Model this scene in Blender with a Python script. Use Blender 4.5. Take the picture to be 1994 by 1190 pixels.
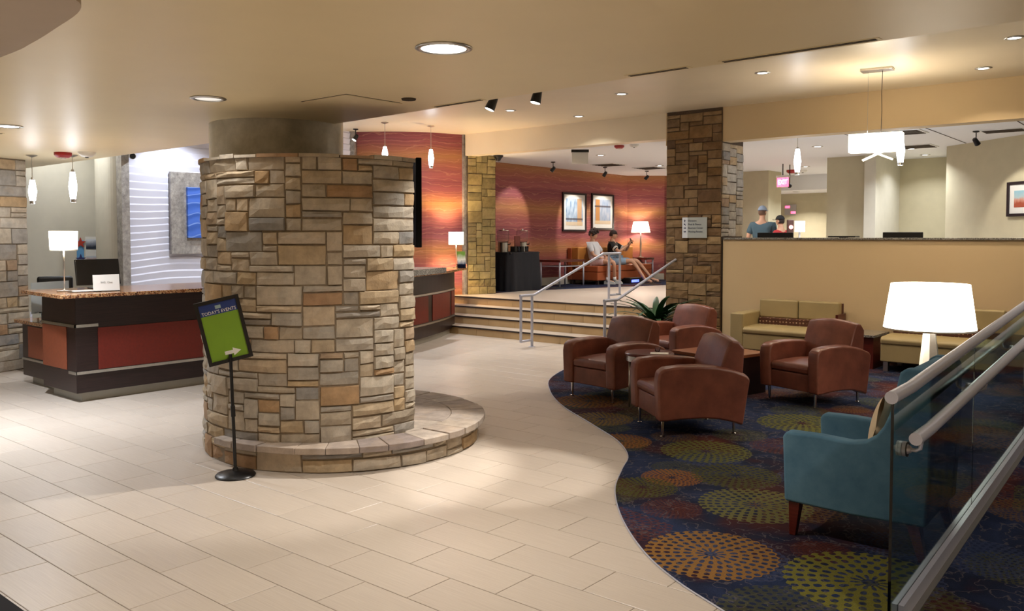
import bpy, bmesh, math, random
from mathutils import Vector, Matrix
for o in list(bpy.data.objects): bpy.data.objects.remove(o)
SC = bpy.context.scene
COL = SC.collection
R = math.radians
# ------------------------------------------------------------------ camera
FPX, CXP, CYP, HZP, CAMH = 1643.0, 997.0, 528.0, 461.0, 1.76
PITCH = math.atan((CYP - HZP) / FPX); YAW = R(39.8)
cd = bpy.data.cameras.new('camera'); cam = bpy.data.objects.new('camera', cd); COL.objects.link(cam)
cd.sensor_fit = 'HORIZONTAL'; cd.sensor_width = 36.0; cd.lens = FPX / 1994 * 36
cd.shift_x = 0.0; cd.shift_y = -(595 - CYP) / 1994
cd.clip_start = 0.05; cd.clip_end = 200
cam.location = (0, 0, CAMH); cam.rotation_euler = (math.pi / 2 - PITCH, 0, YAW)
SC.camera = cam
# ------------------------------------------------------------------ world, exposure
w = bpy.data.worlds.new('World'); SC.world = w; w.use_nodes = True
w.node_tree.nodes['Background'].inputs[0].default_value = (0.9, 0.75, 0.6, 1)
w.node_tree.nodes['Background'].inputs[1].default_value = 0.02
SC.view_settings.view_transform = 'Standard'; SC.view_settings.look = 'None'
SC.view_settings.gamma = 1.0; SC.view_settings.use_curve_mapping = False
SC.view_settings.exposure = 0.5
SC.cycles.max_bounces = 6; SC.cycles.diffuse_bounces = 3; SC.cycles.glossy_bounces = 3; SC.cycles.transmission_bounces = 6
SC.cycles.caustics_reflective = False; SC.cycles.caustics_refractive = False; SC.cycles.adaptive_threshold = 0.03
WARM = (1.0, 0.84, 0.64); NEUT = (1.0, 0.94, 0.86); COOL = (0.86, 0.92, 1.0)
# ------------------------------------------------------------------ helpers
def lin(c):
    return tuple(((v / 255) / 12.92 if v / 255 <= 0.04045 else ((v / 255 + 0.055) / 1.055) ** 2.4) for v in c[:3]) + (1.0,)
class N:
    """tiny node-tree helper"""
    def __init__(s, name):
        s.m = bpy.data.materials.new(name); s.m.use_nodes = True
        s.t = s.m.node_tree; s.b = s.t.nodes['Principled BSDF']
    def n(s, typ, **kw):
        x = s.t.nodes.new(typ)
        for k, v in kw.items():
            if k.startswith('i_'):
                key = k[2:]; x.inputs[int(key) if key.isdigit() else key].default_value = v
            else: setattr(x, k, v)
        return x
    def l(s, a, b): s.t.links.new(a, b)
    def math(s, op, a, b=None, c=None):
        x = s.n('ShaderNodeMath', operation=op)
        for i, v in enumerate((a, b, c)):
            if v is None: continue
            if isinstance(v, (int, float)): x.inputs[i].default_value = v
            else: s.l(v, x.inputs[i])
        return x.outputs[0]
    def mix(s, f, a, b, blend='MIX'):
        x = s.n('ShaderNodeMix', data_type='RGBA', blend_type=blend)
        for sock, v in ((x.inputs[0], f), (x.inputs[6], a), (x.inputs[7], b)):
            if isinstance(v, (int, float)): sock.default_value = v
            elif isinstance(v, tuple): sock.default_value = v
            else: s.l(v, sock)
        return x.outputs[2]
    def ramp(s, f, stops, interp='LINEAR'):
        x = s.n('ShaderNodeValToRGB'); x.color_ramp.interpolation = interp
        e = x.color_ramp.elements
        while len(e) < len(stops): e.new(0.5)
        for i, (p, c) in enumerate(stops): e[i].position = p; e[i].color = c
        s.l(f, x.inputs[0]); return x.outputs[0]
    def noise(s, scale, detail=3, vec=None, rough=0.5):
        x = s.n('ShaderNodeTexNoise'); x.inputs['Scale'].default_value = scale
        x.inputs['Detail'].default_value = detail; x.inputs['Roughness'].default_value = rough
        if vec is not None: s.l(vec, x.inputs['Vector'])
        return x.outputs[0]
    def coord(s, out='Object', scale=None):
        c = s.n('ShaderNodeTexCoord').outputs[out]
        if scale:
            mp = s.n('ShaderNodeMapping'); mp.inputs['Scale'].default_value = scale; s.l(c, mp.inputs[0]); return mp.outputs[0]
        return c
    def bump(s, h, strength=0.3, dist=0.01):
        x = s.n('ShaderNodeBump'); x.inputs['Strength'].default_value = strength; x.inputs['Distance'].default_value = dist
        s.l(h, x.inputs['Height']); s.l(x.outputs[0], s.b.inputs['Normal'])
    def base(s, v):
        if isinstance(v, tuple): s.b.inputs['Base Color'].default_value = v
        else: s.l(v, s.b.inputs['Base Color'])
    def set(s, rough=0.5, metal=0.0, spec=0.5, coat=0.0):
        s.b.inputs['Roughness'].default_value = rough; s.b.inputs['Metallic'].default_value = metal
        s.b.inputs['Specular IOR Level'].default_value = spec; s.b.inputs['Coat Weight'].default_value = coat
        return s
def mat(name, c, rough=0.5, metal=0.0, spec=0.5, var=0.0, vscale=6.0, bump=0.0, bscale=60.0, coat=0.0):
    x = N(name).set(rough, metal, spec, coat); col = lin(c)
    if var:
        d = tuple(max(0, v * (1 - var)) for v in col[:3]) + (1,); h = tuple(min(1, v * (1 + var)) for v in col[:3]) + (1,)
        x.base(x.ramp(x.noise(vscale, 4, x.coord()), [(0.3, d), (0.7, h)]))
    else: x.base(col)
    if bump: x.bump(x.noise(bscale, 2, x.coord()), bump, 0.005)
    return x.m
def emis(name, c, strength):
    x = N(name); x.base((0.8, 0.8, 0.8, 1)); x.b.inputs['Emission Color'].default_value = lin(c)
    x.b.inputs['Emission Strength'].default_value = strength; return x.m
def tag(o, label=None, cat=None, group=None, kind=None):
    for k, v in (('label', label), ('category', cat), ('group', group), ('kind', kind)):
        if v: o[k] = v
    return o
def empty(name, loc=(0, 0, 0), rz=0.0, label=None, cat=None, group=None):
    o = bpy.data.objects.new(name, None); COL.objects.link(o); o.location = loc; o.rotation_euler = (0, 0, rz)
    o.empty_display_size = 0.1
    return tag(o, label, cat, group)
class MB:
    """collects shapes into one mesh"""
    def __init__(s): s.v = []; s.f = []
    def add(s, vs, fs):
        k = len(s.v); s.v += [tuple(p) for p in vs]; s.f += [tuple(i + k for i in f) for f in fs]; return s
    def box(s, c, d, rz=0.0, M=None):
        x, y, z = (q / 2 for q in d)
        vs = [Vector((a * x, b * y, e * z)) for e in (-1, 1) for b in (-1, 1) for a in (-1, 1)]
        rot = M if M is not None else Matrix.Rotation(rz, 3, 'Z')
        vs = [rot @ p + Vector(c) for p in vs]
        return s.add(vs, [(0, 2, 3, 1), (4, 5, 7, 6), (0, 1, 5, 4), (2, 6, 7, 3), (0, 4, 6, 2), (1, 3, 7, 5)])
    def b2(s, a, b):
        return s.box([(p + q) / 2 for p, q in zip(a, b)], [abs(q - p) for p, q in zip(a, b)])
    def tube(s, pts, r, n=10, cap=True):
        pts = [Vector(p) for p in pts]; rs = r if isinstance(r, (list, tuple)) else [r] * len(pts)
        rings = []; up = None
        for i, p in enumerate(pts):
            t = (pts[min(i + 1, len(pts) - 1)] - pts[max(i - 1, 0)]).normalized()
            if up is None: up = t.orthogonal().normalized()
            else: up = (up - t * up.dot(t)).normalized()
            sd = t.cross(up)
            rings.append([p + (up * math.cos(2 * math.pi * k / n) + sd * math.sin(2 * math.pi * k / n)) * rs[i] for k in range(n)])
        vs = [p for g in rings for p in g]; fs = []
        for i in range(len(pts) - 1):
            for k in range(n):
                a, b = i * n + k, i * n + (k + 1) % n; fs.append((a, b, b + n, a + n))
        if cap: fs += [tuple(reversed(range(n))), tuple(range((len(pts) - 1) * n, len(pts) * n))]
        return s.add(vs, fs)
    def lathe(s, prof, c=(0, 0, 0), n=24, cap=True):
        vs = []; fs = []; m = len(prof)
        for (r, z) in prof:
            for k in range(n):
                a = 2 * math.pi * k / n; vs.append((c[0] + r * math.cos(a), c[1] + r * math.sin(a), c[2] + z))
        for i in range(m - 1):
            for k in range(n):
                a, b = i * n + k, i * n + (k + 1) % n; fs.append((a, b, b + n, a + n))
        if cap: fs += [tuple(reversed(range(n))), tuple(range((m - 1) * n, m * n))]
        return s.add(vs, fs)
    def prism(s, poly, z0, z1, M=None, off=(0, 0, 0)):
        n = len(poly); vs = [Vector((x, y, z0)) for x, y in poly] + [Vector((x, y, z1)) for x, y in poly]
        if M is not None: vs = [M @ p for p in vs]
        vs = [p + Vector(off) for p in vs]
        return s.add(vs, [tuple(reversed(range(n))), tuple(range(n, 2 * n))] + [(i, (i + 1) % n, n + (i + 1) % n, n + i) for i in range(n)])
    def side(s, prof, x0, x1):
        """profile in (y,z) extruded along x"""
        n = len(prof); vs = [(x0, y, z) for y, z in prof] + [(x1, y, z) for y, z in prof]
        return s.add(vs, [tuple(range(n)), tuple(reversed(range(n, 2 * n)))] + [(n + i, n + (i + 1) % n, (i + 1) % n, i) for i in range(n)])
    def ball(s, c, r, n=16, m=10, sc=(1, 1, 1)):
        prof = []; vs = []; fs = []
        for i in range(m + 1):
            a = -math.pi / 2 + math.pi * i / m
            for k in range(n):
                b = 2 * math.pi * k / n
                vs.append((c[0] + r * sc[0] * math.cos(a) * math.cos(b), c[1] + r * sc[1] * math.cos(a) * math.sin(b), c[2] + r * sc[2] * math.sin(a)))
        for i in range(m):
            for k in range(n):
                p, q = i * n + k, i * n + (k + 1) % n; fs.append((p, q, q + n, p + n))
        return s.add(vs, fs)
    def build(s, name, m, parent=None, smooth=False, bevel=0.0, seg=2, origin=None, subsurf=0, angle=None):
        me = bpy.data.meshes.new(name); vs = s.v
        if origin is not None: vs = [(x - origin[0], y - origin[1], z - origin[2]) for x, y, z in vs]
        me.from_pydata(vs, [], s.f); me.validate(); me.update()
        if m is not None: me.materials.append(m)
        o = bpy.data.objects.new(name, me); COL.objects.link(o)
        if origin is not None: o.location = origin
        if parent is not None: o.parent = parent
        bm = bmesh.new(); bm.from_mesh(me); bmesh.ops.remove_doubles(bm, verts=bm.verts, dist=1e-5)
        bmesh.ops.recalc_face_normals(bm, faces=bm.faces); bm.to_mesh(me); bm.free()
        if smooth:
            for p in me.polygons: p.use_smooth = True
        if angle is not None and smooth:
            me.set_sharp_from_angle(angle=R(angle))
        if bevel:
            md = o.modifiers.new('bevel', 'BEVEL'); md.width = bevel; md.segments = seg; md.limit_method = 'ANGLE'; md.angle_limit = R(40)
            for p in me.polygons: p.use_smooth = True
            md.harden_normals = True
        if subsurf:
            md = o.modifiers.new('sub', 'SUBSURF'); md.levels = subsurf; md.render_levels = subsurf
        return o
def box(name, a, b, m, parent=None, bevel=0.0, **k):
    return MB().b2(a, b).build(name, m, parent, bevel=bevel, **k)
def struct(o): o['kind'] = 'structure'; return o
def copy_tree(o, parent=None):
    c = o.copy(); COL.objects.link(c); c.parent = parent
    for ch in [q for q in bpy.data.objects if q.parent is o]: copy_tree(ch, c)
    return c
def text(s, size, name, m, parent, loc, rot, align='LEFT', depth=0.0008, sx=1.0):
    cu = bpy.data.curves.new('t', 'FONT'); cu.body = s; cu.size = size; cu.align_x = align; cu.align_y = 'CENTER'; cu.extrude = depth; cu.resolution_u = 2
    t = bpy.data.objects.new('t', cu); COL.objects.link(t)
    dg = bpy.context.evaluated_depsgraph_get(); dg.update()
    me = bpy.data.meshes.new_from_object(t.evaluated_get(dg)); bpy.data.objects.remove(t); bpy.data.curves.remove(cu)
    me.materials.clear(); me.materials.append(m)
    o = bpy.data.objects.new(name, me); COL.objects.link(o); o.parent = parent; o.location = loc; o.rotation_euler = rot; o.scale = (sx, 1, 1)
    return o
_fw = Vector((-math.sin(YAW) * math.cos(PITCH), math.cos(YAW) * math.cos(PITCH), -math.sin(PITCH)))
_rt = Vector((math.cos(YAW), math.sin(YAW), 0)); _up = _rt.cross(_fw)
def proj(p):
    v = Vector(p) - Vector((0, 0, CAMH)); z = v.dot(_fw)
    if z <= 0.05: return None
    return CXP + FPX * v.dot(_rt) / z, CYP - FPX * v.dot(_up) / z, z
def light(name, typ, loc, power, color, parent=None, size=0.1, aim=None, spot=60, blend=0.5, spread=None):
    d = bpy.data.lights.new(name, typ); d.energy = power; d.color = color
    if typ == 'AREA':
        d.shape = 'DISK'; d.size = size
        if spread: d.spread = R(spread)
    elif typ == 'SPOT': d.shadow_soft_size = size; d.spot_size = R(spot); d.spot_blend = blend
    else: d.shadow_soft_size = size
    o = bpy.data.objects.new(name, d); COL.objects.link(o); o.location = loc
    if aim is not None: o.rotation_euler = (Vector(aim) - Vector(loc)).to_track_quat('-Z', 'Y').to_euler()
    if parent is not None:
        o.parent = parent
    return o
# ------------------------------------------------------------------ materials
def stone_mat(name, stops, tint=1.0):
    x = N(name).set(0.85, 0, 0.25); r = x.n('ShaderNodeObjectInfo').outputs['Random']
    c = x.ramp(r, [(p, lin(q)) for p, q in stops], 'LINEAR')
    pos = x.n('ShaderNodeNewGeometry').outputs['Position']
    n1 = x.noise(9, 5, pos, 0.65); n2 = x.noise(3.1, 2, pos)
    f = x.ramp(n1, [(0.25, (0.62, 0.62, 0.62, 1)), (0.75, (1.12, 1.1, 1.08, 1))])
    c2 = x.mix(1.0, c, f, 'MULTIPLY')
    c3 = x.mix(x.math('MULTIPLY', x.math('GREATER_THAN', n2, 0.56), 0.14), c2, lin((176, 150, 116)))
    x.base(c3); x.bump(x.noise(34, 5, pos, 0.65), 0.4, 0.008); return x.m
STONE = stone_mat('ledge_stone', [(0.0, (166, 154, 136)), (0.1, (182, 170, 152)), (0.22, (196, 186, 170)), (0.34, (154, 148, 140)), (0.44, (190, 178, 160)), (0.52, (178, 166, 148)),
                                  (0.6, (188, 164, 128)), (0.66, (192, 182, 166)), (0.76, (142, 140, 138)), (0.83, (198, 186, 168)), (0.92, (184, 156, 118)), (0.96, (168, 134, 104)), (1.0, (178, 166, 146))])
STONE_B = stone_mat('shaded_brown_stone', [(0.0, (128, 100, 70)), (0.2, (158, 132, 96)), (0.4, (112, 86, 62)), (0.55, (170, 144, 106)), (0.7, (104, 82, 64)), (0.85, (150, 118, 78)), (1.0, (92, 74, 60))])
CAPST = stone_mat('cap_stone', [(0.0, (168, 156, 148)), (0.35, (190, 178, 166)), (0.6, (152, 140, 136)), (1.0, (180, 166, 154))])
MORTAR = mat('mortar', (132, 116, 96), 0.95, var=0.2, vscale=30)
MORTAR_B = mat('brown_mortar', (82, 66, 50), 0.95, var=0.2, vscale=30)
def tile_mat():
    x = N('porcelain_tile').set(0.34, 0, 0.45); g = x.n('ShaderNodeNewGeometry').outputs['Position']
    mp = x.n('ShaderNodeMapping'); mp.inputs['Scale'].default_value = (1.2, 45, 1); x.l(g, mp.inputs[0])
    a = x.ramp(x.noise(3.0, 4, mp.outputs[0]), [(0.3, lin((186, 173, 160))), (0.7, lin((197, 185, 172)))])
    r = x.n('ShaderNodeObjectInfo').outputs['Random']
    c = x.mix(1.0, a, x.ramp(r, [(0, (0.95, 0.95, 0.95, 1)), (1, (1.03, 1.03, 1.03, 1))]), 'MULTIPLY')
    x.base(c)
    return x.m
TILE = tile_mat(); GROUT = mat('grout', (128, 114, 98), 0.9)
PAINT = mat('beige_paint', (240, 222, 182), 0.42, spec=0.45, var=0.02, vscale=2)
PAINT_UP = mat('upper_ceiling_paint', (238, 224, 196), 0.36, spec=0.45, var=0.02, vscale=2)
WALLB = mat('tan_wall_paint', (216, 192, 152), 0.7, spec=0.3, bump=0.12, bscale=160)
WALLG = mat('greige_wall_paint', (198, 188, 158), 0.7, spec=0.3, var=0.03)
WALLL = mat('light_greige_paint', (206, 200, 184), 0.7, spec=0.3, var=0.03)
CEILW = mat('white_ceiling', (238, 238, 240), 0.7, spec=0.3)
DARKP = mat('bulkhead_grey_paint', (178, 160, 138), 0.6, var=0.03)  # darker grey of the dropped ceiling bulkhead
TRIMW = mat('white_trim', (222, 216, 204), 0.45)
LENSDIM = emis('dim_downlight_lens', (236, 232, 224), 0.55)
STEEL = mat('brushed_steel', (200, 198, 194), 0.3, 1.0, var=0.05, vscale=40)
ALU = mat('satin_aluminium', (188, 190, 204), 0.36, 0.3)
CHROME = mat('chrome', (225, 225, 228), 0.12, 1.0)
BLACK = mat('black_plastic', (16, 16, 18), 0.4); BLACKM = mat('black_metal', (22, 22, 24), 0.35, 0.2)
WHITE = mat('white_plastic', (232, 230, 224), 0.45); REDP = mat('red_plastic', (168, 34, 34), 0.4)
def wood(name, c, rough=0.35, dark=0.6, ax=(1, 1, 18), spec=0.5):
    x = N(name).set(rough, 0, spec); g = x.coord('Object', ax)
    d = tuple(v * dark for v in lin(c)[:3]) + (1,); x.base(x.ramp(x.noise(4, 5, g, 0.6), [(0.35, d), (0.65, lin(c))])); return x.m
WENGE = wood('wenge_laminate', (44, 26, 26), 0.35, 0.45); CHERRY = wood('cherry_wood', (112, 44, 26), 0.35, 0.7, (1, 18, 1))
REDPAN = mat('oxblood_panel', (104, 26, 14), 0.45, var=0.12, vscale=40); REDPAN2 = mat("russet_panel", (128, 66, 42), 0.45, var=0.08, vscale=30)
def granite(name, a, b, c, scale=90):
    x = N(name).set(0.16, 0, 0.5); v = x.n('ShaderNodeTexVoronoi'); v.inputs['Scale'].default_value = scale; x.l(x.coord(), v.inputs['Vector'])
    x.base(x.ramp(v.outputs['Color'], [(0.2, lin(a)), (0.5, lin(b)), (0.8, lin(c))])); return x.m
GRAN = granite('brown_granite', (70, 40, 28), (150, 96, 60), (186, 150, 108)); GRANG = granite('grey_granite', (86, 84, 82), (128, 124, 118), (160, 156, 150))
CONC = N('polished_plaster').set(0.3, 0, 0.5)
_c = CONC.ramp(CONC.noise(3, 7, CONC.coord(), 0.7), [(0.3, lin((158, 152, 138))), (0.55, lin((194, 188, 174))), (0.75, lin((218, 212, 200)))]); CONC.base(_c)
CONC.bump(CONC.noise(8, 5, CONC.coord()), 0.3, 0.01); CONC = CONC.m
SILVERLEAF = N('silver_leaf').set(0.5, 0.35, 0.5)
SILVERLEAF.base(SILVERLEAF.ramp(SILVERLEAF.noise(11, 7, SILVERLEAF.coord(), 0.75), [(0.3, lin((120, 116, 112))), (0.6, lin((176, 170, 164))), (0.75, lin((214, 208, 200)))])); SILVERLEAF = SILVERLEAF.m
def wallpaper():
    x = N('striated_wallpaper').set(0.6, 0, 0.3); g = x.n('ShaderNodeNewGeometry').outputs['Position']
    s = x.n('ShaderNodeSeparateXYZ'); x.l(g, s.inputs[0])
    mp = x.n('ShaderNodeMapping'); mp.inputs['Scale'].default_value = (1, 1, 2.5); x.l(g, mp.inputs[0])
    z = x.math('ADD', s.outputs[2], x.math('MULTIPLY', x.math('SUBTRACT', x.noise(2.2, 4, mp.outputs[0]), 0.5), 0.12))
    cz = x.n('ShaderNodeCombineXYZ'); x.l(z, cz.inputs[2])
    band = x.ramp(x.math('FRACT', x.math('MULTIPLY', x.math('SUBTRACT', z, 0.27), 1 / 0.92)),
                  [(0.0, lin((172, 98, 96))), (0.16, lin((186, 114, 92))), (0.34, lin((196, 138, 90))), (0.46, lin((186, 118, 90))), (0.62, lin((164, 92, 94))), (0.8, lin((154, 84, 90))), (0.92, lin((184, 106, 102))), (1.0, lin((172, 98, 96)))])
    fine = x.ramp(x.noise(34, 4, cz.outputs[0], 0.6), [(0.3, (0.6, 0.58, 0.6, 1)), (0.7, (1.2, 1.17, 1.15, 1))])
    c = x.mix(1.0, band, fine, 'MULTIPLY')
    wv = x.math('SINE', x.math('ADD', x.math('MULTIPLY', z, 52), x.math('MULTIPLY', x.noise(1.6, 3, mp.outputs[0]), 16)))
    line = x.ramp(wv, [(0.9, (0, 0, 0, 1)), (0.99, (1, 1, 1, 1))]); ln = x.math('MULTIPLY', line, 0.3)
    c = x.mix(ln, c, lin((226, 164, 132))); c = x.mix(1.0, c, (0.86, 0.86, 0.88, 1), 'MULTIPLY'); x.base(c); return x.m
WPAPER = wallpaper()
WAVEW = mat('white_wave_panel', (214, 214, 228), 0.5)
GLASS = N('green_tinted_glass').set(0.02, 0, 0.5); GLASS.b.inputs['Transmission Weight'].default_value = 1.0
GLASS.base((0.62, 0.82, 0.80, 1)); GLASS.b.inputs['IOR'].default_value = 1.45
GLASS = GLASS.m
CLEAR = N('clear_acrylic').set(0.02, 0, 0.5); CLEAR.b.inputs['Transmission Weight'].default_value = 1.0; CLEAR.base((0.95, 0.97, 0.97, 1)); CLEAR.b.inputs['IOR'].default_value = 1.2; CLEAR = CLEAR.m
BULB = emis('downlight_lens', (255, 250, 240), 9.0); BULBC = emis('cool_downlight_lens', (236, 242, 255), 9.0)
PGLASS = emis('lit_frosted_glass', (240, 244, 255), 7.0)
# medallion carpet: navy ground, overlapping medallions of rings of dots
def carpet(name, extra, dim=1.0):
    x = N(name).set(0.95, 0, 0.1); g = x.n('ShaderNodeNewGeometry').outputs['Position']
    fl = x.n('ShaderNodeVectorMath', operation='MULTIPLY'); fl.inputs[1].default_value = (1, 1, 0); x.l(g, fl.inputs[0]); P = fl.outputs[0]
    big = x.noise(1.3, 3, P)
    col = x.ramp(big, [(0.30, lin((26, 34, 58))), (0.42, lin((48, 60, 92))), (0.52, lin((36, 42, 64))), (0.6, lin((66, 36, 42))), (0.72, lin((96, 50, 42)))])
    scr = x.math('ABSOLUTE', x.math('SUBTRACT', x.noise(7, 3, P), 0.5)); th = x.math('LESS_THAN', scr, 0.012)
    col = x.mix(x.math('MULTIPLY', th, 0.5), col, lin((120, 110, 110)))
    # node group: one medallion
    gname = 'medallion'
    if gname in bpy.data.node_groups: G = bpy.data.node_groups[gname]
    else:
        G = bpy.data.node_groups.new(gname, 'ShaderNodeTree')
        for nm, ty in (('P', 'NodeSocketVector'), ('C', 'NodeSocketVector'), ('Rad', 'NodeSocketFloat')): G.interface.new_socket(nm, in_out='INPUT', socket_type=ty)
        G.interface.new_socket('Fac', in_out='OUTPUT', socket_type='NodeSocketFloat')
        class Q(N):
            def __init__(s, t): s.t = t
        q = Q(G); gi = G.nodes.new('NodeGroupInput'); go = G.nodes.new('NodeGroupOutput')
        d = q.n('ShaderNodeVectorMath', operation='SUBTRACT'); q.l(gi.outputs[0], d.inputs[0]); q.l(gi.outputs[1], d.inputs[1])
        ln = q.n('ShaderNodeVectorMath', operation='LENGTH'); q.l(d.outputs[0], ln.inputs[0])
        sp = q.n('ShaderNodeSeparateXYZ'); q.l(d.outputs[0], sp.inputs[0])
        th = q.math('ARCTAN2', sp.outputs[1], sp.outputs[0])
        rr = q.math('DIVIDE', ln.outputs['Value'], gi.outputs[2])
        k = q.math('MULTIPLY', q.math('POWER', rr, 1.35), 6.0); ring = q.math('FLOOR', k); fr = q.math('SUBTRACT', k, ring)
        nn = q.math('ADD', q.math('MULTIPLY', ring, 5.0), 12.0)
        dots = q.math('COSINE', q.math('MULTIPLY', th, nn))
        rad = q.math('SINE', q.math('MULTIPLY', fr, math.pi))
        hole = q.math('GREATER_THAN', q.math('MULTIPLY', q.math('ADD', q.math('MULTIPLY', dots, 0.5), 0.5), rad), 0.42)
        core = q.math('LESS_THAN', rr, 0.1)
        edge = q.math('ADD', 1.0, q.math('MULTIPLY', q.math('COSINE', q.math('MULTIPLY', th, 36.0)), 0.02))
        ins = q.math('LESS_THAN', rr, edge)
        out = q.math('MULTIPLY', ins, q.math('SUBTRACT', 1.0, q.math('MAXIMUM', hole, core)))
        q.l(out, go.inputs[0])
    def med(center, rad, color, fac):
        nonlocal col
        gn = x.n('ShaderNodeGroup'); gn.node_tree = G; x.l(P, gn.inputs[0])
        if isinstance(center, tuple): gn.inputs[1].default_value = (center[0], center[1], 0)
        else: x.l(center, gn.inputs[1])
        if isinstance(rad, float): gn.inputs[2].default_value = rad
        else: x.l(rad, gn.inputs[2])
        f = x.math('MULTIPLY', gn.outputs[0], fac) if not isinstance(fac, float) or fac != 1.0 else gn.outputs[0]
        col = x.mix(f, col, color)
    for sc, off in ((1.25, 0.0), (1.0, 7.3)):
        ad = x.n('ShaderNodeVectorMath', operation='ADD'); ad.inputs[1].default_value = (off, off * 0.6, 0); x.l(P, ad.inputs[0])
        v = x.n('ShaderNodeTexVoronoi', voronoi_dimensions='2D'); v.inputs['Scale'].default_value = sc; v.inputs['Randomness'].default_value = 0.75; x.l(ad.outputs[0], v.inputs['Vector'])
        sb = x.n('ShaderNodeVectorMath', operation='SUBTRACT'); sb.inputs[1].default_value = (off, off * 0.6, 0); x.l(v.outputs['Position'], sb.inputs[0])
        cc = x.n('ShaderNodeSeparateColor'); x.l(v.outputs['Color'], cc.inputs[0])
        pal = x.ramp(cc.outputs[0], [(0.0, lin((92, 92, 48))), (0.3, lin((70, 82, 116))), (0.6, lin((128, 92, 46))), (0.7, lin((110, 58, 44))), (0.9, lin((96, 102, 54)))], 'CONSTANT')
        med(sb.outputs[0], x.math('ADD', x.math('MULTIPLY', cc.outputs[1], 0.16), 0.16), pal, 0.5)
    for (cx, cy, rad, c) in extra: med((cx, cy), rad, lin(c), 0.9)
    col = x.mix(1.0, col, (0.7, 0.7, 0.72, 1), 'MULTIPLY')
    pile = x.noise(240, 2, g); col = x.mix(0.5, col, x.ramp(pile, [(0.3, (0.45, 0.45, 0.45, 1)), (0.7, (1.3, 1.3, 1.3, 1))]), 'MULTIPLY')
    x.base(col); x.bump(pile, 0.4, 0.004); return x.m
OCH = (160, 116, 58); OLV = (120, 116, 66); YEL = (136, 130, 54)
CARPET = carpet('medallion_carpet', [(-2.27, 5.21, .36, OLV), (-2.10, 4.24, .36, OCH), (-3.16, 6.27, .36, (112, 112, 56)), (-3.0, 5.42, .22, (150, 98, 50)), (-3.04, 5.08, .24, (88, 86, 44)),
                                     (-2.66, 5.76, .32, (86, 84, 46)), (-1.30, 4.40, .42, YEL), (-3.88, 6.12, .26, (150, 100, 50)), (-2.95, 7.8, .4, (112, 112, 54)), (-5.1, 7.4, .36, (140, 96, 52)), (-2.0, 6.6, .36, (120, 84, 44)), (-4.5, 6.75, .3, (130, 104, 52))])
# ------------------------------------------------------------------ structure
SOF = 2.78; UPC = 3.79; W = 12.35; LZ = 0.6; LC = 3.40
fl = struct(box('floor', (-14.2, -3.2, -0.2), (2.2, 12.3, -0.004), GROUT))
# tiles on the floor: largest in view one by one, the rest as one part
carp_edge = [(-6.9, 11.2), (-6.75, 9.6), (-6.34, 8.39), (-5.82, 7.66), (-5.19, 7.04), (-4.48, 6.53), (-3.93, 6.13), (-3.58, 5.75), (-3.4, 5.38), (-3.19, 4.96), (-2.93, 4.59), (-2.65, 4.27), (-2.35, 3.99), (-2.06, 3.79), (-1.78, 3.65), (-1.3, 3.42), (-0.9, 3.25), (0.2, 2.9), (2.2, 2.5)]
def smooth_poly(pts, k=5):
    out = []; n = len(pts)
    for i in range(n - 1):
        p0, p1, p2, p3 = (Vector(pts[max(0, min(n - 1, j))]) for j in (i - 1, i, i + 1, i + 2))
        for t in range(k):
            t /= k; out.append(tuple(0.5 * (2 * p1 + (p2 - p0) * t + (2 * p0 - 5 * p1 + 4 * p2 - p3) * t * t + (3 * p1 - p0 - 3 * p2 + p3) * t ** 3)))
    return out + [tuple(pts[-1])]
edge_s = smooth_poly(carp_edge, 6)
def on_carpet(x, y):
    if y > 11.2: return True
    ex = None
    for a, b in zip(edge_s, edge_s[1:]):
        if (a[1] - y) * (b[1] - y) <= 0 and a[1] != b[1]: ex = a[0] + (b[0] - a[0]) * (y - a[1]) / (b[1] - a[1])
    return ex is not None and x > ex
TW, TH, GAP = 0.609, 0.3094, 0.004
tiles = []
for j in range(-16, 30):
    y0 = 2.1615 + j * TH
    if y0 > 11.2 or y0 < -3: continue
    off = -4.814 if j % 2 == 0 else -4.814 + TW / 2
    for i in range(-16, 12):
        x0 = off + i * TW
        if x0 < -14.1 or x0 > 2.0: continue
        cx, cy = x0 + TW / 2, y0 + TH / 2
        if all(on_carpet(cx + a * TW / 2, cy + b * TH / 2) for a in (-1, 1) for b in (-1, 1)): continue
        if x0 < -12.3 and cy > 4: continue
        if math.hypot(cx + 5.84, cy - 4.72) < 0.8: continue
        p = proj((cx, cy, 0)); vis = p is not None and -60 < p[0] < 2050 and p[1] < 1240
        tiles.append((0 if vis else 1, p[2] if p else 99, cx, cy))
tiles.sort()
tb = MB(); w2, h2 = (TW - GAP) / 2, (TH - GAP) / 2; e = 0.0025
tb.add([(-w2, -h2, -.01), (w2, -h2, -.01), (w2, h2, -.01), (-w2, h2, -.01), (-w2, -h2, -.0015), (w2, -h2, -.0015), (w2, h2, -.0015), (-w2, h2, -.0015), (-w2 + e, -h2 + e, 0), (w2 - e, -h2 + e, 0), (w2 - e, h2 - e, 0), (-w2 + e, h2 - e, 0)],
       [(0, 1, 5, 4), (1, 2, 6, 5), (2, 3, 7, 6), (3, 0, 4, 7), (4, 5, 9, 8), (5, 6, 10, 9), (6, 7, 11, 10), (7, 4, 8, 11), (8, 9, 10, 11)])
t0 = tb.build('floor_tile', TILE, fl); tme = t0.data; rest = MB()
for k, (_, d, cx, cy) in enumerate(tiles):
    if k == 0: t0.location = (cx, cy, 0)
    elif k < 300:
        o = bpy.data.objects.new('floor_tile', tme); COL.objects.link(o); o.parent = fl; o.location = (cx, cy, 0)
    else: rest.add([(v[0] + cx, v[1] + cy, v[2]) for v in tb.v], tb.f)
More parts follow.
